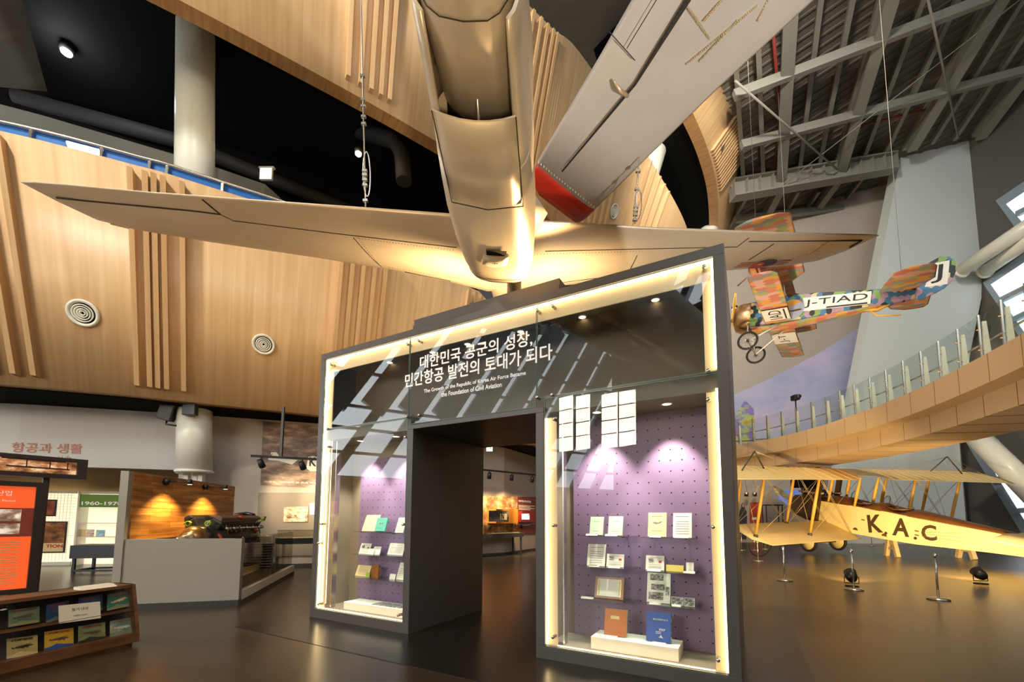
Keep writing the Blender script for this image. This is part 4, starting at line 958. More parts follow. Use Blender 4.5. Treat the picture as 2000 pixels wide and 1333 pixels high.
# ---------------- hanging wire sets
def cable(label, u0, v0, u1, v1, y0, y1, top, marks, ring=None):
    a = DP(u1, v1, y1); b = DP(u0, v0, y0); d = (b - a).normalized(); L = (top - a.z) / d.z
    t = thing('hanging_cable', label, 'cable', a)
    MB().tube([(0, 0, 0), d * L], .011, 8).build('wire_rope', 'chrome', t)
    k = (b - a).length / abs(v1 - v0)
    for v in marks:
        o_ = d * (k * (v1 - v)); MB().box(o_ - Vector((.035, .02, .018)), o_ + Vector((.035, .02, .018))).build('rope_clip', 'chrome', t)
    if ring:
        v0_, v1_ = ring; P = []
        for i in range(25):
            f = i / 24 * 2 * PI; P.append(d * (k * (v1 - (v0_ + v1_) / 2) + math.cos(f) * k * (v0_ - v1_) / 2) + Vector((math.sin(f) * .055 + .03, 0, 0)))
        MB().tube(P, .010, 6, cap=False).build('sling_loop', 'chrome', t)
    return t
cable('steel cable with clips holding the left wing of the silver fighter', 705, 0, 714, 405, 6.05, 6.05, 20, (153, 200, 213, 233, 247, 337, 345, 354, 364, 393), (300, 385))
MB().tube([DP(706, 262, 6.05), DP(708, 305, 6.05)], .03, 10)
cable('steel cable with clips holding the right wing of the silver fighter', 1247, 320, 1240, 437, 6.3, 6.3, 20, (335, 370, 405, 412, 420, 430), (372, 430))

# ---------------- second silver wing with a red tip, hung above
WZ0 = 7.3
sw = thing('hung_wing', 'grey silver aircraft wing with a red rounded tip reaching into the upper right', 'aircraft wing', G(1105, 365, WZ0)); so = sw.location.copy()
E = [(((1047, 320)), ((1163, 409))), (((1105, 222)), ((1262, 310))), (((1172, 108)), ((1400, 175))), (((1236, -4)), ((1590, 0)))]
R = []
for a, b_ in E:
    te, le = G(*a, WZ0) - so, G(*b_, WZ0) - so; R.append(aerofoil(le, te, .10))
te, le = G(*E[-1][0], WZ0) - so, G(*E[-1][1], WZ0) - so; te0, le0 = G(*E[0][0], WZ0) - so, G(*E[0][1], WZ0) - so
R.append(aerofoil(le + (le - le0) * .62, te + (te - te0) * .62, .10))
MB().loft(R).build('wing_panel', 'alu2', sw)
tip = []
for f, th in ((0, .10), (.35, .09), (.7, .07), (.95, .03)):
    e = math.sqrt(max(0, 1 - f * f)); c0 = G(1047, 320, WZ0) - so; c1 = G(1163, 409, WZ0) - so; out = ((G(1086, 399, WZ0) - so) - c0.lerp(c1, .5)) * 1.4
    tip.append(aerofoil(c1 + out * f * .9 + (c0 - c1) * (1 - e) * .12, c0 + out * f * .85 + (c1 - c0) * (1 - e) * .35, th))
MB().loft(tip).build('wing_tip', 'redtip', sw)
def under(u, v):
    p = G(u, v, WZ0 - .085) - so; return p
sm = MB(); sm.tube([under(1098, 335), under(1240, 165), under(1347, -5)], [.012, .018, .03], 6); sm.build('aileron_gap', 'seam', sw)
for P in ((under(1190, 62), under(1240, 118)), (under(1224, 95), under(1282, 0))): MB().tube(P, .005, 6).build('panel_seam', 'seam', sw)
h = MB(); a = under(1200, 155); b_ = under(1226, 185); h.tube([a + Vector((0, 0, -.02)), a.lerp(b_, .4) + Vector((0, 0, -.07)), b_ + Vector((0, 0, -.02))], [.015, .03, .025], 8); h.build('hinge_bracket', 'rivet', sw)
rv = MB()
for a, b_, n in (((1345, 5), (1330, 105), 1), ((1340, 10), (1385, 75), 22), ((1342, 125), (1480, 10), 40), ((1365, 120), (1440, 40), 26), ((1052, 318), (1160, 405), 22), ((1480, 40), (1500, 0), 8), ((1375, 40), (1410, 0), 14)):
    for i in range(n): f = i / max(1, n - 1); p = under(a[0] + (b_[0] - a[0]) * f, a[1] + (b_[1] - a[1]) * f); rv.lathe(p + Vector((0, 0, .0)), (0, 0, -1), [(.008, -.02), (.008, .012), (0, .015)], 6)
rv.build('rivet_rows', 'rivet', sw)

# ---------------- lozenge patterned aeroplane above the bridge
side_c = [srgb(46, 52, 60), srgb(128, 160, 92), srgb(220, 200, 150), srgb(70, 122, 160), srgb(172, 140, 162)]
under_c = [srgb(196, 122, 96), srgb(208, 152, 70), srgb(154, 158, 102), srgb(142, 142, 138), srgb(204, 158, 146), srgb(190, 114, 92)]
M['loz_side'] = lozenge('lozenge cloth sides', (1, 2), (.17, .17), side_c)
M['loz_wing'] = lozenge('lozenge cloth undersides', (0, 1), (.17, .30), under_c)
M['loz_fin'] = lozenge('lozenge cloth fin', (1, 2), (.21, .21), side_c)
NL = Vector((10.33, 16.54, 9.73))
nz_ = thing('patterned_plane', 'small propeller plane covered in coloured hexagons, hung above the bridge', 'aircraft'); place(nz_, NL, .87, .13, .06)
def nring(y, w, zb, zt, p=.55, n=20):
    e = lambda a, q_: math.copysign(abs(a) ** q_, a)
    return [Vector((w * e(math.cos(2 * PI * k / n), p), y, (zb + zt) / 2 + (zt - zb) / 2 * e(math.sin(2 * PI * k / n), p))) for k in range(n)]
MB().loft([nring(.55, .56, -.60, .58, .8), nring(0, .46, -.62, .56, .6), nring(-.9, .42, -.58, .58, .5), nring(-1.6, .38, -.52, .50, .45), nring(-3.0, .24, -.38, .34, .45), nring(-4.35, .06, -.22, .20, .5)]).build('fuselage', 'loz_side', nz_)
bl = MB(); R = []
for y, w, zb in ((.5, .40, -.615), (0, .36, -.635), (-.9, .36, -.595), (-1.6, .33, -.535), (-3.0, .20, -.395), (-3.6, .13, -.31)): R.append([Vector((-w, y, zb + .05)), Vector((-w * .6, y, zb)), Vector((w * .6, y, zb)), Vector((w, y, zb + .05)), Vector((0, y, zb + .06))])
bl.loft(R); bl.build('belly_cloth', 'loz_wing', nz_)
MB().lathe((0, .52, 0), (0, 1, 0), [(.585, 0), (.60, .1), (.59, .45), (.52, .62), (.40, .66), (.2, .62), (0, .6)], 30).build('cowling', 'copper', nz_)
MB().lathe((0, 1.1, 0), (0, 1, 0), [(.09, 0), (.10, .2), (.04, .34), (0, .35)], 14).build('propeller_hub', 'brass', nz_)
MB().loft([[Vector((w_ * .5, 1.32 + k * (1 if s > 0 else -1), s * r)) for w_, k in ((-w, .03), (w, -.03), (w, -.05), (-w, .01))] for s, r, w in ((-1, 1.22, .05), (-1, .7, .2), (-1, .1, .1), (1, .1, .1), (1, .7, .2), (1, 1.22, .05))], smooth=False).build('propeller', 'strut', nz_)
def nwing(name, spec, m='loz_wing', th=.09):
    return MB().loft([aerofoil((x, le, z), (x, te, z), th) for x, le, te, z in spec]).build(name, m, nz_)
nwing('upper_wing', [(-4.6, .05, -.95, 1.10), (-4.45, .38, -1.2, 1.10), (-1.0, .45, -1.25, 1.0), (-.5, .45, -.8, 1.0), (.5, .45, -.8, 1.0), (1.0, .45, -1.25, 1.0), (4.45, .38, -1.2, 1.10), (4.6, .05, -.95, 1.10)])
nwing('lower_wing', [(-3.9, -.25, -.75, -.36), (-3.75, -.02, -.90, -.37), (-.35, .0, -.92, -.50), (.35, .0, -.92, -.50), (3.75, -.02, -.90, -.37), (3.9, -.25, -.75, -.36)])
nwing('tailplane', [(-1.55, -4.1, -4.65, .14), (-1.35, -3.75, -4.75, .14), (-.6, -3.5, -4.77, .14), (.0, -3.35, -4.35, .14), (.6, -3.5, -4.77, .14), (1.35, -3.75, -4.75, .14), (1.55, -4.1, -4.65, .14)], th=.06)
fin = [(-4.35 - 0 + .05, .22)] + [(-4.85 - .55 * math.sin(t), .45 - .68 * math.cos(t)) for t in [PI * k / 14 for k in range(14, -1, -1)]][::-1]
fpts = [(-4.2, .05), (-4.3, .8), (-4.5, 1.05), (-4.75, 1.16), (-5.05, 1.12), (-5.3, .9), (-5.42, .6), (-5.38, .3), (-5.2, .05), (-4.9, -.14), (-4.55, -.18)]
fpts = [(-3.9, .16), (-4.35, .66), (-4.62, .98), (-4.86, 1.12), (-5.08, 1.06), (-5.24, .86), (-5.28, .56), (-5.2, .24), (-5.05, .02), (-4.86, -.1), (-4.5, -.28), (-4.3, -.18)]
MB().prism([(-.022, y, z) for y, z in fpts], (.044, 0, 0)).build('rudder', 'loz_fin', nz_)
rd = MB().prism([(-.03, -4.56, .14), (-.03, -4.74, .92), (-.03, -5.10, .93), (-.03, -5.10, .12)], (.004, 0, 0)); rd = rd.build('rudder_panel', 'whitep', nz_)
YB = (0, -1, 0)
text('lettering', 'J', (-.034, -4.70, .22), YB, (0, -.16, 1), .5, 'ink', nz_, width=.26, height=.62, bold=.0)
# registration panel and badge on the left side
def nsx(y): return -(.42 + (.24 - .42) * max(0, min(1, (-.9 - y) / 2.1)) if y < -.9 else .44) - .012
pn = MB(); pn.hexa([(nsx(-1.2) - .02, -1.2, -.24), (nsx(-3.2) - .02, -3.2, -.27), (nsx(-3.2) + .02, -3.2, -.27), (nsx(-1.2) + .02, -1.2, -.24)], [(nsx(-1.2) - .02, -1.2, .28), (nsx(-3.2) - .02, -3.2, .18), (nsx(-3.2) + .02, -3.2, .18), (nsx(-1.2) + .02, -1.2, .28)]); pn.build('registration_panel', 'whitep', nz_)
dy = Vector((nsx(-3.2) - nsx(-1.2), -2.0, -.05)).normalized()
text('lettering', 'J-TIAD', Vector((nsx(-1.27) - .032, -1.27, -.13)), dy, (0, 0, 1), .4, 'ink', nz_, width=1.84, height=.31)
b = MB(); p = Vector((nsx(-1.2) - .03, -1.2, -.19)); b.beam(p + dy * .75, p + dy * 1.92, .012, .045); b.build('underline', 'ink', nz_)
M['skyblue'] = mat('pale blue emblem disc', srgb(176, 184, 204), .6, var=.02); M['ochre'] = mat('ochre emblem', srgb(226, 160, 50), .6, var=.05)
xb = -.462
em = MB().disc((xb, -.86, -.14), (-1, 0, 0), .41, 32); em = em.build('emblem_disc', 'skyblue', nz_)
MB().poly([(xb - .006, y * .88 - .86, z * .88 - .14) for y, z in ((.40, .12), (.30, .33), (.05, .43), (-.22, .40), (-.33, .30), (-.1, .2), (.1, .12), (.02, .02), (.02, -.2), (.05, -.38), (.16, -.42), (.34, -.28), (.42, -.06))]).build('emblem_figure', 'ochre', nz_)
b = MB(); b.beam((xb - .01, -.6, -.18), (xb - .01, -.95, -.19), .01, .04); b.poly([(xb - .012, -.92, -.23), (xb - .012, -1.17, -.20), (xb - .012, -1.22, -.18), (xb - .012, -1.14, -.15), (xb - .012, -.92, -.16)]); b.build('emblem_propeller', 'mahog', nz_)
# white panels with letters under the lower wing
for x0, x1, body in ((-1.55, -.62, 'IAD'), (.70, 1.75, 'J-T')):
    z = -.545
    MB().box((x0, -.90, z - .0), (x1, -.06, z + .008)).build('wing_panel', 'whitep', nz_)
    if x0 < 0: text('lettering', body, (-.72, -.66, z - .004), (-1, 0, 0), (0, 1, 0), .3, 'ink', nz_, width=.74, height=.40); MB().box((-1.5, -.80, z - .003), (-.66, -.75, z)).build('underline', 'ink', nz_)
    else: text('lettering', body, (1.62, -.62, z - .004), (-1, 0, 0), (0, 1, 0), .3, 'ink', nz_, width=.8, height=.34)
for s in (-1, 1):
    for a, b_ in (((2.8, .2, 1.05), (2.6, -.4, -.42)), ((2.8, -.7, 1.05), (2.6, -.45, -.42))): MB().tube([(s * a[0], a[1], a[2]), (s * b_[0], b_[1], b_[2])], .03, 8).build('wing_strut', 'mahog', nz_)
    for a, b_ in (((.35, .3, 1.0), (.42, .35, .45)), ((.35, -.5, 1.0), (.38, -.6, .5))): MB().tube([(s * a[0], a[1], a[2]), (s * b_[0], b_[1], b_[2])], .022, 8).build('cabane_strut', 'whitep', nz_)
    for a in ((.42, .6, -.5), (.36, -.55, -.58)): MB().tube([(s * a[0], a[1], a[2]), (s * .74, .45, -1.3)], .026, 8).build('undercarriage_leg', 'whitep', nz_)
    w = thing('wheel', None, None); w.parent = nz_; w.location = (s * .8, .45, -1.3)
    c = (0, 0, 0)
    MB().tube([(0, math.cos(t * PI / 16) * .335, math.sin(t * PI / 16) * .335) for t in range(33)], .042, 10, cap=False).build('tyre', 'rubber', w)
    sp = MB()
    for k in range(22): a = 2 * PI * k / 22; sp.tube([(.05 * (-1) ** k, math.cos(a + .3) * .03, math.sin(a + .3) * .03), (0, math.cos(a) * .31, math.sin(a) * .31)], .006, 4)
    sp.build('spokes', 'chrome', w); MB().lathe((-.07, 0, 0), (1, 0, 0), [(0, 0), (.04, 0), (.04, .14), (0, .14)], 12).build('hub', 'iron', w)
MB().tube([(-.8, .45, -1.3), (.8, .45, -1.3)], .025, 8).build('axle', 'chrome', nz_)
MB().loft([[Vector((x, y, z)) for x, z in ((-.05, z0), (.05, z0), (.05, z0 + .1), (-.05, z0 + .1))] for y, z0 in ((-2.9, -.36), (-3.4, -.46), (-3.9, -.2))]).build('tail_skid_fairing', 'strut', nz_)
MB().tube([(0, -3.2, -.4), (0, -3.4, -.62), (0, -4.05, -.72)], [.03, .035, .025], 8).build('tail_skid', 'strut', nz_)
MB().lathe((0, -.75, .50), (0, 0, 1), [(.0, .0), (.26, .0), (.28, .08), (.24, .1)], 20).build('cockpit_coaming', 'mahog', nz_)
wr = MB()
for p in ((-4.2, -.2, 1.15), (4.2, -.2, 1.15), (0, -4.0, .3)):
    q_ = spin(.87, .13, .06) @ Vector(p); wr.tube([p, spin(.87, .13, .06).transposed() @ (q_ + Vector((0, 0, 13)))], .007, 5)
wr.build('hanging_wires', 'steel', nz_)

# ---------------- cream biplane standing on the floor
JL, JS = Vector((14.2, 18.65, 1.29)), 1.19
jn = thing('biplane', 'cream fabric biplane marked K.A.C standing on the hall floor', 'aircraft'); place(jn, JL, .25, .23, -.02, JS)
sec = [(.40, .0, .82, .40), (-.75, -.09, .86, .41), (-1.83, -.01, .88, .40), (-2.72, .07, .87, .34), (-4.3, .31, .86, .2), (-5.8, .5, .85, .05)]
def jb(y):
    for a, b_ in zip(sec, sec[1:]):
        if b_[0] <= y <= a[0]:
            f = (a[0] - y) / (a[0] - b_[0]); return [a[i] + (b_[i] - a[i]) * f for i in (1, 2, 3)]
    return list(sec[0][1:]) if y > sec[0][0] else list(sec[-1][1:])
MB().loft([[Vector((-w, y, zb)), Vector((w, y, zb)), Vector((w, y, zt)), Vector((-w, y, zt))] for y, zb, zt, w in sec], smooth=False).build('fuselage', 'canvas', jn)
dk = MB(); R = []
for y, h in ((.42, .22), (.1, .25), (-.3, .26), (-.48, .24), (-.62, .10), (-.95, .06), (-1.15, .10), (-1.32, .23), (-1.52, .25), (-1.66, .11), (-2.0, .06), (-2.2, .10), (-2.4, .22), (-2.7, .21), (-3.6, .15), (-4.6, .10), (-5.8, .03)):
    zb, zt, w = jb(y); R.append([Vector((w * 1.01 * math.cos(PI * k / 10), y, zt - .015 + h * math.sin(PI * k / 10))) for k in range(11)] + [Vector((0, y, zt - .05))])
dk.loft(R); dk.build('turtle_deck', 'mahog', jn)
for y in (-.87, -1.92):
    MB().disc((0, y, jb(y)[1] + .095), (0, .0, 1), .24, 22, ry=.29, ax=(1, 0, 0)).build('cockpit_opening', 'black', jn)
    MB().tube([(.27 * math.cos(t * PI / 12), y + .33 * math.sin(t * PI / 12), jb(y)[1] + .10 + .06 * abs(math.sin(t * PI / 12))) for t in range(25)], .028, 8, cap=False).build('cockpit_coaming', 'mahog', jn)
    MB().tube([(-.13, y + .42, jb(y)[1] + .22), (-.13, y + .40, jb(y)[1] + .38), (-.06, y + .40, jb(y)[1] + .46), (.06, y + .40, jb(y)[1] + .46), (.13, y + .40, jb(y)[1] + .38), (.13, y + .42, jb(y)[1] + .22)], .012, 6).build('windscreen_frame', 'iron', jn)
    MB().poly([(-.13, y + .42, jb(y)[1] + .22), (-.13, y + .40, jb(y)[1] + .38), (-.06, y + .40, jb(y)[1] + .46), (.06, y + .40, jb(y)[1] + .46), (.13, y + .40, jb(y)[1] + .38), (.13, y + .42, jb(y)[1] + .22)]).build('windscreen', 'glass_rail', jn)
M['cowlb'] = mat('dark brown cowl panels', srgb(78, 58, 36), .4, .2, var=.08)
MB().loft([[Vector((x * w, y, zb + (zt - zb) * z)) for x, z in ((-.8, 0), (.8, 0), (1, .2), (1, .85), (.7, 1), (-.7, 1), (-1, .85), (-1, .2))] for y, w, zb, zt in ((.40, .40, .0, .98), (1.0, .37, -.04, .96), (1.7, .30, .10, .80), (1.85, .2, .2, .65))], smooth=False).build('engine_cowl', 'cowlb', jn)
eb = MB()
for s in (-1, 1):
    for k in range(4): eb.lathe((s * .13, .62 + .24 * k, .9), (s * .55, 0, 1), [(0, 0), (.085, 0), (.085, .2), (.06, .27), (0, .28)], 10)
eb.build('engine_cylinders', 'blackp', jn)
ex = MB()
for s in (-1, 1):
    ex.tube([(s * .34, 1.4, 1.02), (s * .38, .6, 1.05), (s * .42, .35, 1.1)], .04, 8)
    for k in range(4): ex.tube([(s * .2, .62 + .24 * k, 1.05), (s * .36, .6 + .24 * k, 1.02)], .03, 6)
ex.build('exhaust_pipe', 'rivet', jn)
for s in (-1, 1): MB().box((s * .44 - .05, .42, .0), (s * .44 + .05, .58, 1.82)).build('radiator_column', 'cowlb', jn)
MB().lathe((0, 1.84, .52), (0, 1, 0), [(.16, 0), (.14, .12), (.05, .2), (0, .21)], 14).build('propeller_hub', 'iron', jn)
MB().loft([[Vector((0, 1.95, .52)) + Vector((-.88, 0, .47)) * (s * r) + Vector((.47, 0, .88)) * (w * a) + Vector((0, b_ * s, 0)) for a, b_ in ((-1, .03), (1, -.03), (1, -.05), (-1, .01))] for s, r, w in ((-1, 1.25, .04), (-1, .8, .11), (-1, .15, .07), (1, .15, .07), (1, .8, .11), (1, 1.25, .04))], smooth=False).build('propeller', 'steel', jn)
def jw(name, spec, th=.055): return MB().loft([aerofoil((x, le, zl), (x, te, zt), th) for x, le, te, zl, zt in spec]).build(name, 'canvas', jn)
jw('upper_wing', [(-6.6, -.55, -1.2, 2.05, 1.82), (-6.3, .1, -1.3, 2.12, 1.82), (-.8, .32, -1.18, 2.03, 1.82), (-.42, .32, -.75, 2.02, 1.9), (.42, .32, -.75, 2.02, 1.9), (.8, .32, -1.12, 2.02, 1.82), (5.6, .05, -1.25, 2.03, 1.76), (6.3, -.1, -1.25, 2.0, 1.74), (6.7, -.75, -1.2, 1.86, 1.72)])
for s in (-1, 1): jw('lower_wing', [(s * .42, .28, -1.25, .08, -.18), (s * 3.6, .30, -1.28, .04, -.27), (s * 4.2, .22, -1.36, .03, -.26), (s * 4.65, -.30, -1.0, .0, -.15)])
for s in (-1, 1):
    rb = MB()
    for k in range(2, 17): rb.tube([(s * k * .38, .2, 2.115), (s * k * .38, -.3, 2.07), (s * k * .38, -1.15, 1.835)], .008, 4)
    rb.build('wing_ribs', 'strut', jn)
for x in (-4.35, -2.15, -.40, .40, 2.15, 4.35):
    for y, zt_, zb_ in ((.08, 2.0, .06), (-.86, 1.86, -.10)):
        if abs(x) < 1: zb_ = .84; 
        P = [(x, y + .05, zb_), (x, y + .03, (zb_ + zt_) / 2), (x, y, zt_)]
        MB().tube(P, [.035, .055, .035], 8).build('wing_strut', 'strut', jn)
        if abs(x) > 1:
            f = MB(); f.lathe((x, y + .05, zb_ + .0), (0, 0, 1), [(.07, -.03), (.07, .03), (.03, .07)], 10); f.build('strut_fitting', 'iron', jn)
for xa, xb_ in ((-4.35, -2.15), (-2.15, -.42), (.42, 2.15), (2.15, 4.35)):
    for y, zt_, zb_ in ((.08, 2.0, .06), (-.86, 1.86, -.10)):
        for k in (-.03, .03):
            MB().tube([(xa + k, y, zt_), (xb_ + k, y, zb_)], .007, 4).build('bracing_wire', 'wire', jn)
        MB().tube([(xa, y, zb_), (xb_, y, zt_)], .007, 4).build('bracing_wire', 'wire', jn)
for x in (-4.35, -2.15, 2.15, 4.35):
    for a, b_ in ((.08, -.86), (-.86, .08)): MB().tube([(x, a, 2.0 if a > 0 else 1.86), (x, b_, .06 if b_ > 0 else -.10)], .006, 4).build('bracing_wire', 'wire', jn)
for s in (-1, 1):
    x = s * 4.35
    k = MB(); k.tube([(x - .55 * s, -.25, 2.05), (x, -.35, 2.62)], .022, 6); k.tube([(x + .6 * s, -.55, 2.0), (x, -.35, 2.62)], .022, 6); k.build('king_post', 'iron', jn)
    for x2 in (2.3, 6.2):
        for dy_ in (-.1, .25): MB().tube([(x, -.35, 2.62), (s * x2, -.3 + dy_, 2.06)], .006, 4).build('bracing_wire', 'wire', jn)
    MB().poly([(s * 5.55, -.25, 2.10), (s * 5.55, -.75, 2.02), (s * 5.6, -.3, 2.26)]).build('aileron_horn', 'iron', jn)
    MB().tube([(s * 4.2 + .45 * math.cos(t), -.9, -.30 - .45 * math.sin(t)) for t in [PI * q_ / 14 for q_ in range(15)]], .024, 8).build('wing_skid', 'rubber', jn)
    w = thing('wheel', None, None); w.parent = jn; w.location = (s * .70, .42, -.78)
    MB().tube([(0, math.cos(t * PI / 16) * .30, math.sin(t * PI / 16) * .30) for t in range(33)], .05, 10, cap=False).build('tyre', 'rubber', w)
    MB().lathe((-.05, 0, 0), (1, 0, 0), [(0, -.06), (.1, -.04), (.27, .02), (.27, .08), (.1, .14), (0, .16)], 24).build('wheel_disc', 'canvas', w)
    for y in (.1, -.55): MB().tube([(s * .36, y, .0), (s * .66, .42, -.78)], .035, 8).build('undercarriage_leg', 'strut', jn)
MB().tube([(-.7, .42, -.78), (.7, .42, -.78)], .03, 8).build('axle', 'iron', jn)
MB().loft([aerofoil((x, le, .9), (x, te, .9), .05) for x, le, te in ((-1.7, -5.0, -5.75), (-.3, -4.55, -5.9), (.3, -4.55, -5.9), (1.7, -5.0, -5.75))]).build('tailplane', 'canvas', jn)
MB().prism([(-.02, -5.0, .85), (-.02, -5.6, 1.65), (-.02, -6.2, 1.7), (-.02, -6.5, 1.1), (-.02, -6.2, .55), (-.02, -5.8, .5)], (.04, 0, 0)).build('rudder', 'canvas', jn)
def jside(u, v):
    """point on the left fuselage side"""
    n = spin(.25, .23, -.02) @ Vector((1, 0, 0)); X = ON(u, v, JL + spin(.25, .23, -.02) @ Vector((-.405 * JS, 0, 0)), n); q_ = spin(.25, .23, -.02).transposed() @ (X - JL) / JS
    q_.x = -jb(q_.y)[2] - .006; return q_
for ch, a, b_, hv in (('K', (1697, 1041), (1725, 1041), 34), ('A', (1742, 1046), (1773, 1050), 34), ('C', (1797, 1056), (1825, 1058), 30)):
    p, q_ = jside(*a), jside(*b_); hp = jside(a[0] + 4, a[1] - hv)
    text('lettering', ch, p, q_ - p, hp - p, .3, 'letter', jn, width=(q_ - p).length * 1.02, height=(hp - p).length, bold=.009)
for u, v in ((1730, 1042), (1785, 1052)):
    p = jside(u, v); MB().disc(p, (-1, 0, 0), .045, 16).build('lettering_dot', 'letter', jn)
for u, v in ((1788, 1038), (1788, 1046), (1686, 1016)):
    p = jside(u, v); MB().box(p - Vector((.01, .05, .02)), p + Vector((.01, .05, .02))).build('inspection_plate', 'brass', jn)
for u, v in ((1671, 1036), (1727, 1048)):
    p = jside(u, v); MB().poly([p + Vector((-.01, math.cos(t * PI / 8) * .08, math.sin(t * PI / 8) * .09)) for t in range(9)]).build('foot_step', 'mahog', jn)
for k in (0, .06, .12): MB().tube([jside(1795, 1040 + k * 60), jside(1990, 1046 + k * 260)], .006, 4).build('control_wire', 'wire', jn)
# wooden trestle under the fuselage
tr0, tr1 = G(1745, 1088), G(1884, 1092); mid = (tr0 + tr1) / 2
ts = thing('trestle', 'raw pine trestle carrying the cream biplane fuselage', 'trestle', (mid.x, mid.y, 0))
ax = Vector((tr1.x - tr0.x, tr1.y - tr0.y, 0)).normalized(); ay = Vector((-ax.y, ax.x, 0)); Lh = 1.15
for s in (-1, 1):
    for k in (-1, 1): MB().beam(ax * s * (Lh - .1) * 1.1 + ay * k * .5 + Vector((0, 0, 0)), ax * s * Lh + ay * k * .14 + Vector((0, 0, .86)), .13, .2, up=ay).build('leg', 'pine', ts)
    MB().beam(ax * s * Lh - ay * .38 + Vector((0, 0, .34)), ax * s * Lh + ay * .38 + Vector((0, 0, .34)), .05, .12).build('cross_rail', 'pine', ts)
MB().beam(-ax * Lh * 1.2 + Vector((0, 0, .80)), ax * Lh * 1.2 + Vector((0, 0, .80)), .2, .14).build('top_beam', 'pine', ts)

# ================================================================== LEFT EXHIBITS
def vplane(p, q):    # frame of a vertical panel running from ground point p to q, seen face towards the viewer
    p, q = Vector(p), Vector(q); x = (q - p); x.z = 0; L = x.length; x.normalize(); return p, x, Vector((0, 0, 1)), Vector((x.y, -x.x, 0)), L
def panelbox(mb, P, x0, z0, x1, z1, k0, k1, m=0):
    o, X_, Z_, N_, L = P
    f = lambda a, z, k: o + X_ * a + Z_ * (z - o.z) + N_ * k
    return mb.hexa([f(x0, z0, k0), f(x1, z0, k0), f(x1, z0, k1), f(x0, z0, k1)], [f(x0, z1, k0), f(x1, z1, k0), f(x1, z1, k1), f(x0, z1, k1)], m)
M['blackframe'] = mat('dark brown light box frame', srgb(52, 44, 40), .45)
# --- engine stand: low wall, tall side wall with plank inlay, glass guard
A0, A1, A2 = G(217, 1195), G(465, 1184), G(574, 1121)
AX = (A1 - A0).normalized(); AB = Vector((-.13, .99, 0)).normalized()
M['dgrey'] = mat('warm grey partition paint', srgb(150, 146, 136), .6, var=.02)
es = thing('engine_stand', 'warm grey partition with a plank lined recess for the aircraft engine', 'partition', A0); o0 = A0.copy()
wl = MB(); th = .14
PW = vplane((0, 0, 0), A1 - A0)
Lw = (A1 - A0).length
panelbox(wl, PW, 0, .10, Lw, 1.135, -th, 0); wl.build('low_wall', 'dgrey', es)
bd = (Vector((-6.85, 10.3, 0)) - A0); PB = vplane(Vector((.10, .0, 0)), Vector((bd.x + .1, bd.y, 0)))
w2 = MB(); panelbox(w2, PB, 0, .10, PB[4], 2.25, -.12, 0); w2.build('side_wall', 'dgrey', es)
w3 = MB(); panelbox(w3, PB, .10, 1.12, PB[4], 2.24, 0, .02); w3.uv = [((v_ - PB[0]).dot(PB[1]), v_.z) for v_ in w3.v]; w3 = w3.build('plank_inlay', 'plank', es)
sk = MB(); panelbox(sk, PW, 0, 0, Lw, .10, -th, .015); sk.build('skirting', 'iron', es)
PG = vplane(A1 - A0, A2 - A0)
gk = MB(); panelbox(gk, PG, .03, .07, PG[4], .22, -.10, 0); gk.build('kerb', 'whitep', es); gk = MB(); panelbox(gk, PG, 0, .1, .10, 1.135, -.12, 0); gk.build('corner_post', 'dgrey', es)
gs = MB(); panelbox(gs, PG, 0, 0, PG[4], .07, -.10, .01); gs.build('skirting', 'iron', es)
for a, c in ((.13, .49), (.51, .98)):
    gp = MB(); panelbox(gp, PG, PG[4] * a if a > .2 else .13, .22, PG[4] * c, 1.13, -.06, -.045); gp.build('guard_glass', 'glass_smoke', es)
pf = MB(); f0 = A1 - A0 + Vector((-.25, .35, 0)); pf.hexa([f0, f0 + Vector((-1.35, -.2, 0)), f0 + Vector((-1.7, 2.6, 0)), f0 + Vector((-.75, 2.6, 0))], [p + Vector((0, 0, .42)) for p in (f0, f0 + Vector((-1.35, -.2, 0)), f0 + Vector((-1.7, 2.6, 0)), f0 + Vector((-.75, 2.6, 0)))]); pf.build('platform', 'tan', es)
# picture lights on the plank wall
for i, (u, v, lb) in enumerate(((322, 942, 'left black picture lamp on the plank wall'), (399, 952, 'right black picture lamp on the plank wall'))):
    X0 = ON(u, v, A0 + PB[0] + PB[3] * .02, PB[3]); l = thing('picture_lamp', lb, 'lamp', X0); n = PB[3]
    MB().lathe((0, 0, 0), n, [(0, 0), (.06, 0), (.06, .05), (.045, .08), (0, .08)], 16).build('wall_box', 'blackp', l)
    MB().tube([n * .07, n * .42], .012, 8).build('arm', 'blackp', l)
    lh = MB().lathe(n * .42 + Vector((0, 0, .05)), (0, 0, -1), [(0, 0), (.035, .0), (.045, .09), (.0, .09)], 14).build('lamp_head', 'blackp', l)
    MB().lathe(n * .42 + Vector((0, 0, -.041)), (0, 0, -1), [(0, 0), (.038, .0)], 14).build('bulb', 'down', lh)
    w = X0 + n * .42 + Vector((0, 0, -.06)); spot('plank_spot', w, w - n * .34 + Vector((0, 0, -1.0)), 150, 104, .7, (1, .66, .24), .02)
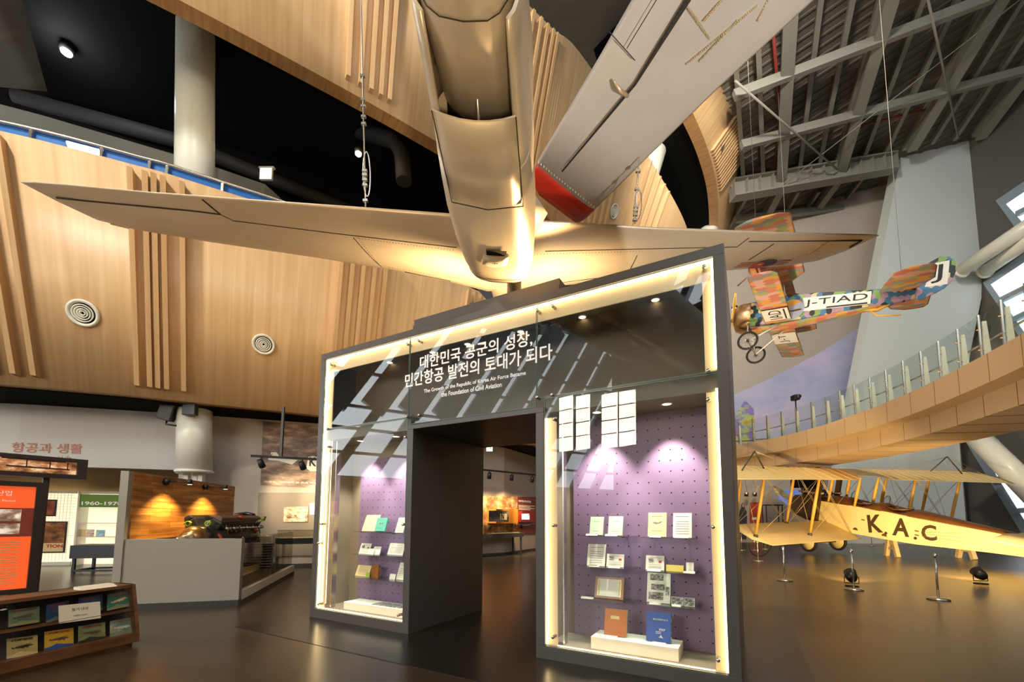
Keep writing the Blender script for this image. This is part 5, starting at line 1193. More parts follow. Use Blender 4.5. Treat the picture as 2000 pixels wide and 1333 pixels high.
# --- V12 engine on its cradle
EC = DP(428, 1048, 8.5); EC.z = .4205
en = thing('aircraft_engine', 'black V twelve aircraft engine with propeller shaft on a timber cradle', 'engine', EC, (0, 0, .10))
M['engblk'] = mat('black engine enamel', (.014, .014, .015), .28); M['bronze'] = mat('bronze gear case', srgb(128, 96, 52), .3, .7); M['rocker'] = mat('brown rocker cover', srgb(96, 74, 56), .4)
zc = .66
MB().loft([[Vector((x * w, y, zc + z * h)) for x, z in ((-.5, -1), (.5, -1), (1, -.2), (1, .5), (.6, 1), (-.6, 1), (-1, .5), (-1, -.2))] for y, w, h in ((-.75, .22, .2), (-.6, .30, .26), (.9, .30, .26), (1.15, .24, .22))]).build('crankcase', 'engblk', en)
for s in (-1, 1):
    bk = MB(); d = Vector((s * .5, 0, .87)); x_ = Vector((.87, 0, -s * .5)); p0 = Vector((s * .10, -.55, zc + .1)); p1 = Vector((s * .10, .95, zc + .1))
    bk.hexa([p0 - x_ * .11, p0 + x_ * .11, p0 + x_ * .11 + d * .30, p0 - x_ * .11 + d * .30], [p1 - x_ * .11, p1 + x_ * .11, p1 + x_ * .11 + d * .30, p1 - x_ * .11 + d * .30]); bk.build('cylinder_bank', 'engblk', en, bevel=.02)
    rc = MB(); rc.hexa([p0 - x_ * .09 + d * .30, p0 + x_ * .09 + d * .30, p0 + x_ * .05 + d * .39, p0 - x_ * .05 + d * .39], [p1 - x_ * .09 + d * .30, p1 + x_ * .09 + d * .30, p1 + x_ * .05 + d * .39, p1 - x_ * .05 + d * .39]); rc.build('rocker_cover', 'rocker' if s > 0 else 'engblk', en, bevel=.015)
    for k in range(6):
        y = -.42 + .25 * k; q_ = Vector((s * .10, y, zc + .1)) + d * .2 + x_ * (s * .11)
        MB().tube([q_, q_ + x_ * s * .08 + Vector((0, .02, .02)), q_ + x_ * s * .12 + Vector((0, .08, .05))], .03, 8).build('exhaust_stub', 'chrome', en)
    wr = MB()
    for k in range(6): y = -.42 + .25 * k; a = Vector((s * .22, y, zc + .36)); wr.tube([a, a + Vector((s * .1, .04, -.1)), a + Vector((s * .12, .1, -.28))], .010, 6)
    wr.build('ignition_leads', 'chrome', en)
    MB().tube([(s * .30, -.6, zc - .12), (s * .33, .2, zc - .16), (s * .30, .95, zc - .1)], .03, 8).build('oil_pipe', 'redr' if s > 0 else 'chrome', en)
    MB().lathe((s * .17, -.66, zc + .30), (0, -1, 0), [(.05, 0), (.05, .05), (.035, .05), (.035, .02)], 14).build('port_cap', 'limec', en)
MB().lathe((0, -.74, zc + .02), (0, -1, 0), [(.23, 0), (.24, .06), (.19, .16), (.12, .2)], 24).build('gear_case', 'bronze', en)
MB().lathe((0, -.92, zc + .02), (0, -1, 0), [(.13, 0), (.13, .05), (.09, .06), (.085, .18), (.06, .19), (.055, .32), (0, .32)], 20).build('propeller_shaft', 'chrome', en)
MB().lathe((.20, -.58, zc - .02), (.3, -1, 0), [(.17, 0), (.17, .04), (.13, .05), (.13, .0)], 20).build('red_ring', 'redr', en)
MB().tube([(-.2, .9, zc + .46), (0, 1.0, zc + .50), (.2, .9, zc + .46)], .045, 8).build('intake_trunk', 'engblk', en)
ip = MB(); ip.tube([(0, -.4, zc + .30), (0, .8, zc + .33)], .06, 10); ip.build('intake_pipe', 'chrome', en)
random.seed(5)
for k in range(46):
    s = random.choice((-1, 1)); y = random.uniform(-.65, 1.1); z = zc + random.uniform(-.2, .42); x = s * random.uniform(.26, .36); g_ = MB(); gm = random.choice(('engblk', 'engblk', 'engblk', 'redr', 'limec', 'chrome', 'chrome'))
    r_ = random.uniform(.018, .045)
    if random.random() < .5: g_.lathe((x, y, z), (s, 0, random.uniform(-.4, .4)), [(0, 0), (r_, 0), (r_, .05), (r_ * .6, .06), (0, .06)], 10)
    else: g_.tube([(x, y, z), (x + s * .03, y + .06, z + .05), (x, y + .16, z + random.uniform(-.08, .08))], .011, 6)
    g_.build('engine_fitting', gm, en)
cr = MB()
for y in (-.45, .75):
    for s in (-1, 1): cr.beam((s * .5, y, 0), (s * .26, y, zc - .12), .09, .09)
    cr.beam((-.5, y, .04), (.5, y, .04), .1, .08)
for s in (-1, 1): cr.beam((s * .5, -.6, .04), (s * .5, .9, .04), .09, .08)
cr.build('cradle', 'pine', en)
rad = thing('radiator', 'black finned engine radiator leaning behind the smoky guard glass', 'radiator', DP(484, 1105, 8.2)); rad.location.z = .4205; rad.rotation_euler = (0, 0, .3)
rad.location = A1 + Vector((-.75, 1.75, .4205))
MB().box((-.28, -.08, 0), (.28, .08, .52)).build('core', 'blackp', rad)
rf = MB()
for k in range(9): rf.box((-.29, -.10, .04 + k * .055), (.29, .10, .052 + k * .055))
rf.build('fins', 'chrome', rad)

# --- orange light box stand
R1 = Vector((-6.93, 6.32, 0)); R0 = R1 - Vector((.47, .78, 0)).normalized() * 1.05
PR = vplane(R0, R1)
ob_ = thing('light_box', 'orange lit information panel in a thick dark frame at the left edge', 'information panel', R0)
PRl = vplane((0, 0, 0), R1 - R0); Lr = PRl[4]
M['orangeglow'] = mat('lit orange panel', srgb(232, 84, 38), .5, emit=srgb(236, 92, 40), estr=.85)
b = MB(); panelbox(b, PRl, 0, .40, Lr, .47, -.13, 0); panelbox(b, PRl, 0, 1.93, Lr, 2.0, -.13, 0); panelbox(b, PRl, 0, .47, .1, 1.93, -.13, 0); panelbox(b, PRl, Lr - .1, .47, Lr, 1.93, -.13, 0); b.build('frame', 'blackframe', ob_)
b = MB(); panelbox(b, PRl, .1, .47, Lr - .1, 1.93, -.10, -.05); opn = b.build('panel', 'orangeglow', ob_)
b = MB(); panelbox(b, PRl, .15, 0, .25, .4, -.12, -.04); panelbox(b, PRl, Lr - .25, 0, Lr - .15, .4, -.12, -.04); b.build('leg', 'blackframe', ob_)
b = MB(); panelbox(b, PRl, .1, 1.21, Lr - .1, 1.62, -.049, -.047); b.build('photo_band', mat('brown photo band', srgb(120, 52, 40), .5, emit=srgb(120, 52, 40), estr=.4), ob_)
M['glowphoto'] = photo('lit sepia plane photograph', [srgb(40, 28, 24), srgb(150, 120, 100), srgb(250, 238, 222)], 4.5, 2, .75)
for x0, z0, x1, z1 in ((.14, 1.43, Lr - .22, 1.60), (.14, 1.25, .45, 1.40), (.47, 1.25, Lr - .22, 1.40)):
    b = MB(); panelbox(b, PRl, x0, z0, x1, z1, -.046, -.044); b.build('photograph', 'glowphoto', opn)
NR = PRl[3] * -.044
def rt_(body, x, z, h, w=None, m='txtw'): text('lettering', body, PRl[1] * x + Vector((0, 0, z)) + NR, PRl[1], Z, h, m, ob_, width=w, height=h)
rt_('항공산업', .42, 1.79, .075, .30); rt_('Occupation Period', .40, 1.70, .035, .36)
for k in range(17):
    if k in (5, 9): continue
    z = 1.13 - k * .036; x1 = Lr - .2 - (.09 if k % 4 == 3 else .0)
    b = MB(); panelbox(b, PRl, .16, z, x1, z + .014, -.046, -.045); b.build('text_line', 'buff', opn)
# --- long sepia light box above
Q1 = DP(171, 917, 7.1); Q0 = DP(-60, 905, 6.05); PQ = vplane((Q0.x, Q0.y, 0), (Q1.x, Q1.y, 0)); Lq = PQ[4]; zt_, zb_ = DP(171, 899, 7.1).z, DP(170, 938, 7.1).z
ph = thing('light_box', 'long sepia biplane photograph glowing in a dark frame above the orange panel', 'light box', (Q0.x, Q0.y, zb_)); PQ = vplane((0, 0, 0), (Q1.x - Q0.x, Q1.y - Q0.y, 0)); hq = zt_ - zb_
b = MB(); panelbox(b, PQ, 0, 0, Lq, .07, -.14, 0); panelbox(b, PQ, 0, hq - .06, Lq, hq, -.14, 0); panelbox(b, PQ, Lq - .12, .07, Lq, hq - .06, -.14, 0); panelbox(b, PQ, 0, .07, .1, hq - .06, -.14, 0); b.build('frame', 'blackframe', ph)
b = MB(); panelbox(b, PQ, .1, .07, Lq - .12, hq - .06, -.1, -.06); b.build('panel', photo('lit sepia biplane photograph', [srgb(60, 30, 16), srgb(176, 118, 74), srgb(255, 226, 184)], 5, 9, .8, (1, 1, 2.2)), ph)
b = MB(); panelbox(b, PQ, .35, .14, Lq - .2, .165, -.059, -.055); panelbox(b, PQ, .3, .26, Lq - .25, .28, -.059, -.055)
for k in (.55, .8, 1.0): panelbox(b, PQ, k, .15, k + .015, .27, -.059, -.055)
b.build('biplane_print', mat('sepia print dark', srgb(70, 40, 24), .5, emit=srgb(70, 40, 24), estr=.4), ph)
b = MB(); panelbox(b, PQ, .2, -zb_, .27, 0, -.12, -.05); panelbox(b, PQ, .75, -zb_, .82, 0, -.12, -.05); b.build('leg', 'blackframe', ph)
# --- showcase of magazines
S0, S1v = G(-70, 1345), G(271, 1261); PS = vplane((0, 0, 0), S1v - S0); Ls = PS[4]
sc2 = thing('showcase', 'low brown timber showcase with a sloped glass front full of old magazines', 'showcase', S0)
hs = .70; tl = .16
def SB(mb, x0, z0, x1, z1, k0, k1, m=0): return panelbox(mb, PS, x0, z0, x1, z1, k0, k1, m)
b = MB(); SB(b, 0, .0, Ls - .05, .04, -.46, -.03); SB(b, 0, .045, Ls, .15, -.48, 0)
SB(b, 0, hs - .035, Ls, hs, -.50, -tl + .02); SB(b, 0, .15, Ls, hs, -.50, -.47)
def slope(x0, x1, z0, z1, ka, kb, mb, d=.03):
    o_, X_, Z_, N_, L = PS; f = lambda a, z, k: X_ * a + Z_ * z + N_ * k
    return mb.hexa([f(x0, z0, ka - d), f(x1, z0, ka - d), f(x1, z0, ka), f(x0, z0, ka)], [f(x0, z1, kb - d), f(x1, z1, kb - d), f(x1, z1, kb), f(x0, z1, kb)])
slope(Ls - .035, Ls, .15, hs, 0, -tl + .02, b, .3); slope(0, .035, .15, hs, 0, -tl + .02, b, .3)
b.build('cabinet', 'walnut', sc2)
slope(.035, Ls - .035, .155, hs - .035, -.012, -tl + .012, gbm := MB(), .006); gbm.build('glass_front', 'glass', sc2)
bb = MB(); slope(.035, Ls - .035, .15, hs - .04, -.14, -tl - .12, bb, .02); bb.build('back_board', mat('dark brown felt', srgb(48, 36, 26), .8), sc2)
lb_ = MB(); SB(lb_, .035, .40, Ls - .035, .412, -.24, -.07); lb_.build('shelf_ledge', 'walnut', sc2)
def onfront(u, v, k):   # point on the sloped plane k behind the glass
    o_, X_, Z_, N_, L = PS; nrm = (N_ * (hs - .15) + Z_ * (tl)).normalized(); p = S0 + Z_ * .15 - N_ * k
    return ON(u, v, p, nrm)
covers = [('dull green magazine with red title, upper row, leftmost', (16, 1186, 77, 1222), 'cov_a', 'redr', 'green'), ('deep blue magazine with red title, upper row, behind the paper notice', (90, 1175, 134, 1214), 'cov_b', 'redr', 'blue'), ('blue magazine with red title, upper row, right of the paper notice', (152, 1162, 200, 1198), 'cov_b', 'redr', 'blue'), ('teal magazine with an orange monoplane, upper row, rightmost', (209, 1155, 255, 1190), 'cov_c', 'redr', 'teal'),
          ('cream magazine with a dark seaplane, lower row, leftmost', (13, 1242, 74, 1284), 'cov_d', 'ink', 'cream'), ('yellow magazine with a high wing plane over a mountain, lower row', (87, 1228, 144, 1268), 'cov_e', 'redr', 'yellow'), ('pale green magazine with a wing over dark hills, lower row', (153, 1217, 206, 1254), 'cov_f', 'redr', 'pale'), ('pale aqua magazine with a tilted plane, lower row, rightmost', (215, 1207, 262, 1243), 'cov_c2', 'redr', 'aqua')]
M['cov_a'] = photo('green cover art', [srgb(70, 96, 84), srgb(96, 122, 104), srgb(128, 140, 112)], 6, 4); M['cov_b'] = photo('blue cover art', [srgb(30, 52, 96), srgb(40, 66, 116), srgb(70, 100, 130)], 5, 5)
M['cov_c'] = photo('teal cover art', [srgb(40, 104, 100), srgb(60, 124, 116), srgb(170, 176, 150)], 5, 6); M['cov_d'] = photo('cream cover art', [srgb(186, 160, 96), srgb(206, 182, 120), srgb(216, 200, 150)], 4, 7)
M['cov_e'] = photo('yellow cover art', [srgb(206, 150, 26), srgb(222, 172, 40), srgb(226, 190, 70)], 4, 8); M['cov_f'] = photo('pale green cover art', [srgb(120, 132, 96), srgb(150, 156, 110), srgb(184, 180, 140)], 5, 10); M['cov_c2'] = photo('aqua cover art', [srgb(76, 120, 116), srgb(120, 150, 136), srgb(206, 204, 180)], 6, 11)
for lb, (u0, v0, u1, v1), cm, tm, kind in covers:
    um = (u0 + u1) / 2; sh = 9
    a = onfront(u0, v1 + 4, .075); b_ = onfront(u1, v1 - 6, .075); c = onfront(u0 + (1 if v0 < 1200 else 0), v0 + 7, .075)
    o = thing('magazine', lb, 'magazine', a, (0, 0, 0), 'old magazines in the showcase'); X_ = b_ - a; Z_ = c - a
    N_ = X_.cross(Z_).normalized(); w, h = X_.length, Z_.length; f = lambda x, y, k=0.: X_ * x + Z_ * y + N_ * k
    MB().hexa([f(0, 0, -.006), f(1, 0, -.006), f(1, 0), f(0, 0)], [f(0, 1, -.006), f(1, 1, -.006), f(1, 1), f(0, 1)]).build('cover', cm, o)
    text('title', '代時空航', f(.14, .80, .001), X_, Z_, .05, tm, o, width=w * .72, height=h * .13, bold=.001)
    pl_ = MB()
    tl_ = random.uniform(-.1, .22)
    g_ = lambda x, y: f(.5 + (x * math.cos(tl_) - y * math.sin(tl_)) * .8, .48 + (x * math.sin(tl_) + y * math.cos(tl_)) * .8, .0012)
    for P in (((-.42, .0), (-.38, .05), (.2, .09), (.42, .05), (.42, .0), (.1, -.05)), ((-.3, .10), (.36, .15), (.36, .11), (-.3, .07)), ((-.44, .0), (-.40, .14), (-.34, .04)), ((.12, -.05), (.20, -.12), (.26, -.05)), ((-.05, -.04), (.02, -.10), (.06, -.04))): pl_.poly([g_(*p) for p in P])
    pl_.build('plane_print', {'yellow': 'rocker', 'cream': 'engblk', 'teal': 'buff', 'aqua': 'paper'}.get(kind, 'rocker'), o)
    ld = MB(); ld.poly([f(0, 0, .001), f(1, 0, .001), f(1, .14, .001), f(.66, .2, .001), (f(.4, .28, .001)), f(.2, .16, .001), f(0, .12, .001)]); ld.build('landscape_print', {'yellow': 'bluec', 'cream': 'buff', 'blue': 'cov_a', 'pale': 'iron'}.get(kind, 'cov_f'), o)
a, b_, c = onfront(115, 1219, -.004), onfront(197, 1208, -.004), onfront(114, 1184, -.004)
nt = thing('paper_notice', 'white paper notice taped on the showcase glass', 'notice', a); X_, Z_ = b_ - a, c - a; N_ = X_.cross(Z_).normalized(); f = lambda x, y, k=0.: X_ * x + Z_ * y + N_ * k
MB().hexa([f(0, 0, -.001), f(1, 0, -.001), f(1, 0, .0005), f(0, 0, .0005)], [f(0, 1, -.001), f(1, 1, -.001), f(1, 1, .0005), f(0, 1, .0005)]).build('sheet', 'paper', nt)
text('lettering', '철거 대상', f(.30, .60, .001), X_, Z_, .03, 'ink', nt, width=X_.length * .4, height=Z_.length * .17); text('lettering', '미래연구본부', f(.34, .28, .001), X_, Z_, .02, 'ink', nt, width=X_.length * .32, height=Z_.length * .09)
hb = onfront(246, 1143, .03); o = MB().hexa([(-.16, -.08, 0), (.16, -.08, 0), (.16, .08, 0), (-.16, .08, 0)], [(-.16, .0, .03), (.16, .0, .03), (.16, .08, .03), (-.16, .08, .03)]).build('label_holder', 'paper'); p = S0 + PS[1] * (Ls - .34) + Vector((0, 0, hs)) - PS[3] * .22; o.location = p; o.rotation_euler = (0, 0, math.atan2(PS[1].y, PS[1].x)); tag(o, 'small wedge label holder on top of the showcase', 'label holder')

# --- white wall lettering, recess shelves and posters
def wpt(u, v, seg, k=.012):
    (ax_, ay_), (bx_, by_) = seg; n = Vector((by_ - ay_, -(bx_ - ax_), 0)).normalized(); return ON(u, v, Vector((ax_, ay_, 0)) + n * k, n)
sg = (WP[1], WP[2])
t = thing('wall_lettering', 'terracotta Korean title letters on the white header wall', 'sign', wpt(22, 886, sg)); o0 = t.location.copy()
a, b_ = wpt(22, 884, sg) - o0, wpt(160, 887, sg) - o0; hh = (wpt(22, 864, sg) - o0 - a).length
text('lettering', '항공과 생활', a, b_ - a, Z, .3, 'rust', t, width=(b_ - a).length, height=hh, bold=.004)
a, b_ = wpt(44, 899, sg) - o0, wpt(139, 899, sg) - o0
text('lettering', 'Aviation and Life', a, b_ - a, Z, .3, 'rust', t, width=(b_ - a).length, height=hh * .42)
RS = ((-19, 12.6), (-9.3, 14.6))
def rpt(u, v, k): return wpt(u, v, RS, k)
# lit shelving units in the recess
RX = Vector((9.7, 2.0, 0)).normalized(); RNn = Vector((RX.y, -RX.x, 0))
p0, p1 = rpt(141, 1100, .45), rpt(262, 1100, .45); zt_ = rpt(200, 961, .45).z
us = thing('shelf_unit', 'white lit display shelf with a green 1960-1970 header in the recess', 'shelf', (p0.x, p0.y, 0)); Lu = (Vector((p1.x, p1.y, 0)) - Vector((p0.x, p0.y, 0))).dot(RX); PU = ((Vector((0, 0, 0))), RX, Vector((0, 0, 1)), RNn, Lu)
M['shelfglow'] = mat('lit cream shelf back', srgb(250, 240, 206), .6, emit=(1, .90, .66), estr=.75)
b = MB(); panelbox(b, PU, 0, 0, Lu, zt_, -.42, -.40); b.build('back_panel', 'shelfglow', us)
b = MB()
for x in (0, Lu - .04): panelbox(b, PU, x, 0, x + .04, zt_, -.40, 0)
panelbox(b, PU, 0, zt_ - .06, Lu, zt_, -.40, 0); b.build('frame', 'whitep', us)
zl = [rpt(200, v, .45).z for v in (1022, 1049, 1076)]
for z in zl: b = MB(); panelbox(b, PU, .04, z - .02, Lu - .04, z, -.40, -.02); b.build('shelf_board', 'whitep', us)
zg0, zg1 = rpt(150, 991, .44).z, rpt(150, 966, .44).z
M['greenh'] = mat('green header board', srgb(84, 116, 34), .5, emit=srgb(84, 116, 34), estr=.35)
b = MB(); panelbox(b, PU, .04, zg0, Lu - .04, zg1, -.08, -.03); b.build('header_board', 'greenh', us)
a, b_ = rpt(159, 987, .42) - us.location, rpt(238, 987, .42) - us.location
text('lettering', '1960-1970', a, RX, Z, .2, 'txtw', us, width=(b_ - a).dot(RX), height=.115, bold=.004)
for (u0, v0, u1, v1), z, m_, lb in (((151, 1033, 166, 1047), zl[1], 'buff', 'pale leaflet at the left of the middle recess shelf'), ((168, 1033, 183, 1047), zl[1], photo('red print', [srgb(180, 90, 90), srgb(236, 210, 200), (.9, .85, .8)], 9, 3), 'white leaflet with a red figure on the middle recess shelf'), ((187, 1033, 204, 1046), zl[1], photo('sky print', [srgb(90, 150, 180), srgb(160, 206, 224), (.7, .8, .85)], 7, 4), 'sky blue leaflet on the middle recess shelf'), ((153, 1059, 189, 1072), zl[2], 'paper', 'wide white leaflet on the lower recess shelf'), ((201, 1061, 211, 1070), zl[2], 'yellowc', 'small yellow box on the lower recess shelf')):
    a, b_ = rpt(u0, v1, .3), rpt(u1, v1, .3); c = rpt(u0, v0, .3); w = (b_ - a).dot(RX); h = c.z - a.z
    P = (Vector((0, 0, 0)), RX, Z if isinstance(Z, Vector) else Vector(Z), RNn, w); bx = MB(); panelbox(bx, P, -w / 2, 0, w / 2, h, -.02, 0); o = bx.build('leaflet', m_, recenter=False); q_ = a.lerp(b_, .5); o.location = (q_.x, q_.y, z + .001); tag(o, lb, 'leaflet', 'leaflets on the recess shelves')
# grid wall with posters, left of the shelf
p0, p1 = rpt(-40, 1100, .3), rpt(140, 1100, .3)
gw = thing('grid_wall', 'white wire grid display wall behind the orange panel', 'display wall', (p0.x, p0.y, 0)); Lg = (Vector((p1.x, p1.y, 0)) - Vector((p0.x, p0.y, 0))).dot(RX) - .03; PGw = (Vector((0, 0, 0)), RX, Vector((0, 0, 1)), RNn, Lg)
b = MB(); panelbox(b, PGw, 0, 0, Lg, zt_, -.05, -.03); b.build('back_panel', 'shelfglow', gw)
b = MB()
for k in range(int(Lg / .09)): panelbox(b, PGw, k * .09, .1, k * .09 + .006, zt_ - .06, 0, .006)
for k in range(int(zt_ / .09)): panelbox(b, PGw, 0, .1 + k * .09, Lg, .106 + k * .09, 0, .006) if .1 + k * .09 < zt_ else None
panelbox(b, PGw, 0, zt_ - .06, Lg, zt_, -.05, .02); panelbox(b, PGw, 0, 0, Lg, .1, -.05, .02); b.build('wire_grid', 'column', gw)
for lb, (u0, v0, u1, v1), s_ in (('small dark framed film poster beside the orange panel', (80, 976, 108, 1009), 1), ('large brown framed film poster beside the orange panel', (72, 1019, 126, 1081), 2)):
    a, b_ = rpt(u0, v1, .33), rpt(u1, v1, .33); h = rpt(u0, v0, .33).z - a.z; w = (b_ - a).dot(RX)
    o = thing('poster', lb, 'poster', a); P = (Vector((0, 0, 0)), RX, Vector((0, 0, 1)), RNn, w)
    b = MB(); panelbox(b, P, 0, 0, w, h, -.02, 0); b.build('frame', 'blackp', o)
    b = MB(); panelbox(b, P, .04, .04, w - .04, h - .04, 0, .004); b.build('print', photo('poster art %d' % s_, [srgb(40, 24, 14), srgb(150, 88, 34), srgb(206, 160, 84)] if s_ == 2 else [srgb(40, 24, 20), srgb(160, 60, 30), srgb(170, 130, 90)], 3, s_), o)
    if s_ == 2:
        b = MB(); panelbox(b, P, .05, .04, w - .05, .30, .004, .006); b.build('title_block', 'buff', o)
        text('lettering', 'VERTIGON', RX * (w * .1) + RNn * .008 + Vector((0, 0, .16)), RX, Z, .1, 'redr', o, width=w * .8, height=.10) if False else text('lettering', 'TION', RX * (w * .3) + RNn * .008 + Vector((0, 0, .16)), RX, Z, .1, 'redr', o, width=w * .62, height=.10, bold=.004)
# dark console table
T0 = G(138, 1122); ct = thing('console_table', 'dark blue grey console table in front of the lit recess shelf', 'table', (T0.x, T0.y, 0)); ztab = DP(138, 1066, T0.y).z
PT = (Vector((0, 0, 0)), RX, Vector((0, 0, 1)), RNn, 1.6); M['slate'] = mat('slate table paint', srgb(52, 56, 62), .45)
b = MB(); panelbox(b, PT, -.05, ztab - .34, 1.7, ztab, -.75, .03); b.build('case_top', 'slate', ct)
for x, k in ((0, 0), (1.6, 0), (0, -.7), (1.6, -.7)): b = MB(); panelbox(b, PT, x, 0, x + .06, ztab - .34, k - .06, k); b.build('leg', 'slate', ct)
b = MB(); panelbox(b, PT, 0, .05, 1.66, .1, -.06, 0); panelbox(b, PT, 0, .05, 1.66, .1, -.76, -.7); panelbox(b, PT, 0, .05, .06, .1, -.7, 0); b.build('foot_rail', 'slate', ct)

# --- gallery wall behind: aerial photo, grey board, pictures, display tables
sW = (WQ[1], WQ[2]); sP = (WQ[3], WQ[4])
def wallpanel(name, label, cat, q4, seg, m, k=.012, th=.03, group=None):
    P = [wpt(u, v, seg, k) for u, v in q4]; o_ = P[0].copy(); n = Vector((seg[1][1] - seg[0][1], -(seg[1][0] - seg[0][0]), 0)).normalized()
    t = MB().prism([p - o_ for p in P], n * th).build(name, m, recenter=False); t.location = o_; return tag(t, label, cat, group)
ap = wallpanel('mural_photo', 'large sepia aerial photograph of a plane over hills on the gallery wall', 'photograph', ((509, 948), (514, 823), (690, 841), (690, 958)), sW, photo('aerial sepia photograph', [srgb(58, 46, 40), srgb(124, 100, 84), srgb(190, 160, 134)], 1.6, 12, 0, (1, 1, 3.2)))
n_ = Vector((sW[1][1] - sW[0][1], -(sW[1][0] - sW[0][0]), 0)).normalized(); ol = ap.location.copy()
def onap(*pp): return [wpt(u, v, sW, .045) - ol for u, v in pp]
MB().poly(onap((524, 893), (530, 884), (540, 884), (548, 895), (582, 899), (570, 908), (545, 901), (524, 899))).build('plane_print', 'paper', ap)
MB().poly(onap((598, 915), (602, 893), (611, 891), (625, 895), (625, 921), (606, 921))).build('tail_print', 'paper', ap)
text('lettering', 'K', onap((604, 911))[0] + n_ * .002, (n_.y * -1, n_.x, 0), Z, .3, 'ink', ap, width=.2, height=.28, bold=.006)
text('lettering', 'K', onap((527, 893))[0] + n_ * .002, (n_.y * -1, n_.x, 0), Z, .3, 'ink', ap, width=.09, height=.10, bold=.002)
text('lettering', '비행장, 거리에서 본 최초 비행기', onap((516, 943))[0] + n_ * .002, (n_.y * -1, n_.x, 0), Z, .3, 'paper', ap, width=1.55, height=.055)
bd_ = wallpanel('grey_board', 'large warm grey display board under the aerial photograph', 'board', ((501, 1087), (505, 963), (690, 963), (690, 1085)), sW, mat('warm grey board', srgb(128, 118, 106), .6, var=.02), .012, .04)
wallpanel('picture', 'white sepia battlefield picture on the grey board', 'picture', ((554, 1020), (555, 991), (602, 990), (601, 1020)), sW, photo('pale sepia picture', [srgb(80, 50, 34), srgb(220, 190, 160), srgb(250, 238, 226)], 6, 14), .056, .03)
wallpanel('picture', 'pale picture on the grey board, half hidden by the case edge', 'picture', ((605, 1006), (605, 984), (640, 983), (640, 1005)), sW, photo('pale grey picture', [srgb(60, 60, 66), srgb(200, 196, 196), srgb(248, 244, 240)], 6, 15), .056, .03)
def disp_table(label, a, b_, zt, glass_h, depth, side):
    a, b_ = Vector(a), Vector(b_); t = thing('display_table', label, 'display table', (a.x, a.y, 0)); P = vplane((0, 0, 0), (b_.x - a.x, b_.y - a.y, 0)); L = P[4]
    b = MB(); panelbox(b, P, 0, zt - .16, L, zt, -depth, 0); b.build('table_top', 'iron', t)
    for x in ((.03, L - .15) if side == 0 else (L - .15,)):
        q_ = MB(); 
        for k in (-.02, -depth + .08): panelbox(q_, P, x, 0, x + .06, zt - .16, k - .06, k)
        panelbox(q_, P, x, 0, x + .06, .06, -depth + .08, -.02); q_.build('leg', 'iron', t)
    b = MB(); panelbox(b, P, .03, zt, L - .03, zt + glass_h, -.05, -.04); panelbox(b, P, .03, zt + glass_h - .01, L - .03, zt + glass_h, -depth + .03, -.04); panelbox(b, P, L - .04, zt, L - .03, zt + glass_h, -depth + .03, -.04); b.build('glass_cover', 'glass_smoke', t)
    e = MB(); panelbox(e, P, .1, zt + .002, L - .1, zt + .012, -depth + .1, -.1); e.build('lit_tray', mat('lit cream tray', srgb(236, 206, 150), .6, emit=(1, .76, .42), estr=.5), t)
    random.seed(int(L * 100))
    pp = MB()
    for k in range(int(L / .35)): x = .2 + k * .35; panelbox(pp, P, x, zt + .013, x + .22, zt + .03, -depth * .7, -depth * .3)
    pp.build('exhibit_papers', 'paper', t)
    for x in [.4 + .8 * k for k in range(int(L / .8))]:
        l_ = MB(); l_.lathe(P[1] * x + Vector((0, 0, zt + glass_h - .03)) - P[3] * (depth * .5), (0, 0, 1), [(0, 0), (.025, 0)], 10); l_.build('tray_lamp', 'down', t)
    return t
disp_table('glass topped display table behind the engine guard glass', (-6.35, 11.55, 0), (-5.35, 12.15, 0), .93, .22, .6, 0)
disp_table('glass topped display table by the left edge of the gate', (-5.25, 12.0, 0), (-4.3, 12.6, 0), .98, .2, .6, 0)
disp_table('long lit display table seen through the gate passage', (-2.0, 15.2, 0), (.5, 17.9, 0), .90, .34, .55, 1)
# panels seen through the passage
wallpanel('mural_photo', 'sepia soldiers photograph on the wall through the gate passage', 'photograph', ((940, 1045), (940, 970), (1010, 970.5), (1010, 1042)), sP, photo('sepia soldiers photograph', [srgb(110, 70, 42), srgb(190, 140, 96), srgb(248, 214, 168)], 3.2, 17), .012, .03)
wallpanel('text_board', 'dark caption board beside the wooden window box', 'board', ((996, 1031), (996, 996), (1008, 996), (1008, 1031)), sP, mat('dark caption board', srgb(112, 88, 80), .6), .05, .02)
mp = wallpanel('information_panel', 'maroon information panel with white text and a small screen through the passage', 'information panel', ((1009, 1043), (1009.5, 971), (1070, 972), (1070, 1043)), sP, mat('maroon panel', srgb(126, 58, 54), .5), .012, .04)
ol2 = mp.location.copy(); n2 = Vector((sP[1][1] - sP[0][1], -(sP[1][0] - sP[0][0]), 0)).normalized(); x2 = Vector((-n2.y, n2.x, 0))
text('lettering', '재현비행을 위한 훈련 영상', wpt(1013, 981, sP, .056) - ol2, x2, Z, .2, 'txtw', mp, width=(wpt(1037, 981, sP, .056) - wpt(1013, 981, sP, .056)).dot(x2), height=.09)
for k, v in enumerate((988, 990.5, 993.5, 996, 1025, 1027.5)):
    a = wpt(1013, v, sP, .056) - ol2; w = (wpt(1044 - (k % 2) * 8, v, sP, .056) - ol2 - a).dot(x2); MB().hexa([a, a + x2 * w, a + x2 * w + n2 * .002, a + n2 * .002], [p + Vector((0, 0, .025)) for p in (a, a + x2 * w, a + x2 * w + n2 * .002, a + n2 * .002)]).build('text_line', 'paper', mp)
sb = wallpanel('screen_box', 'red box with a small lit screen on the maroon panel', 'screen', ((1012, 1021), (1012, 999), (1038, 999), (1038, 1021)), sP, mat('red screen box', srgb(130, 34, 36), .4), .055, .2)
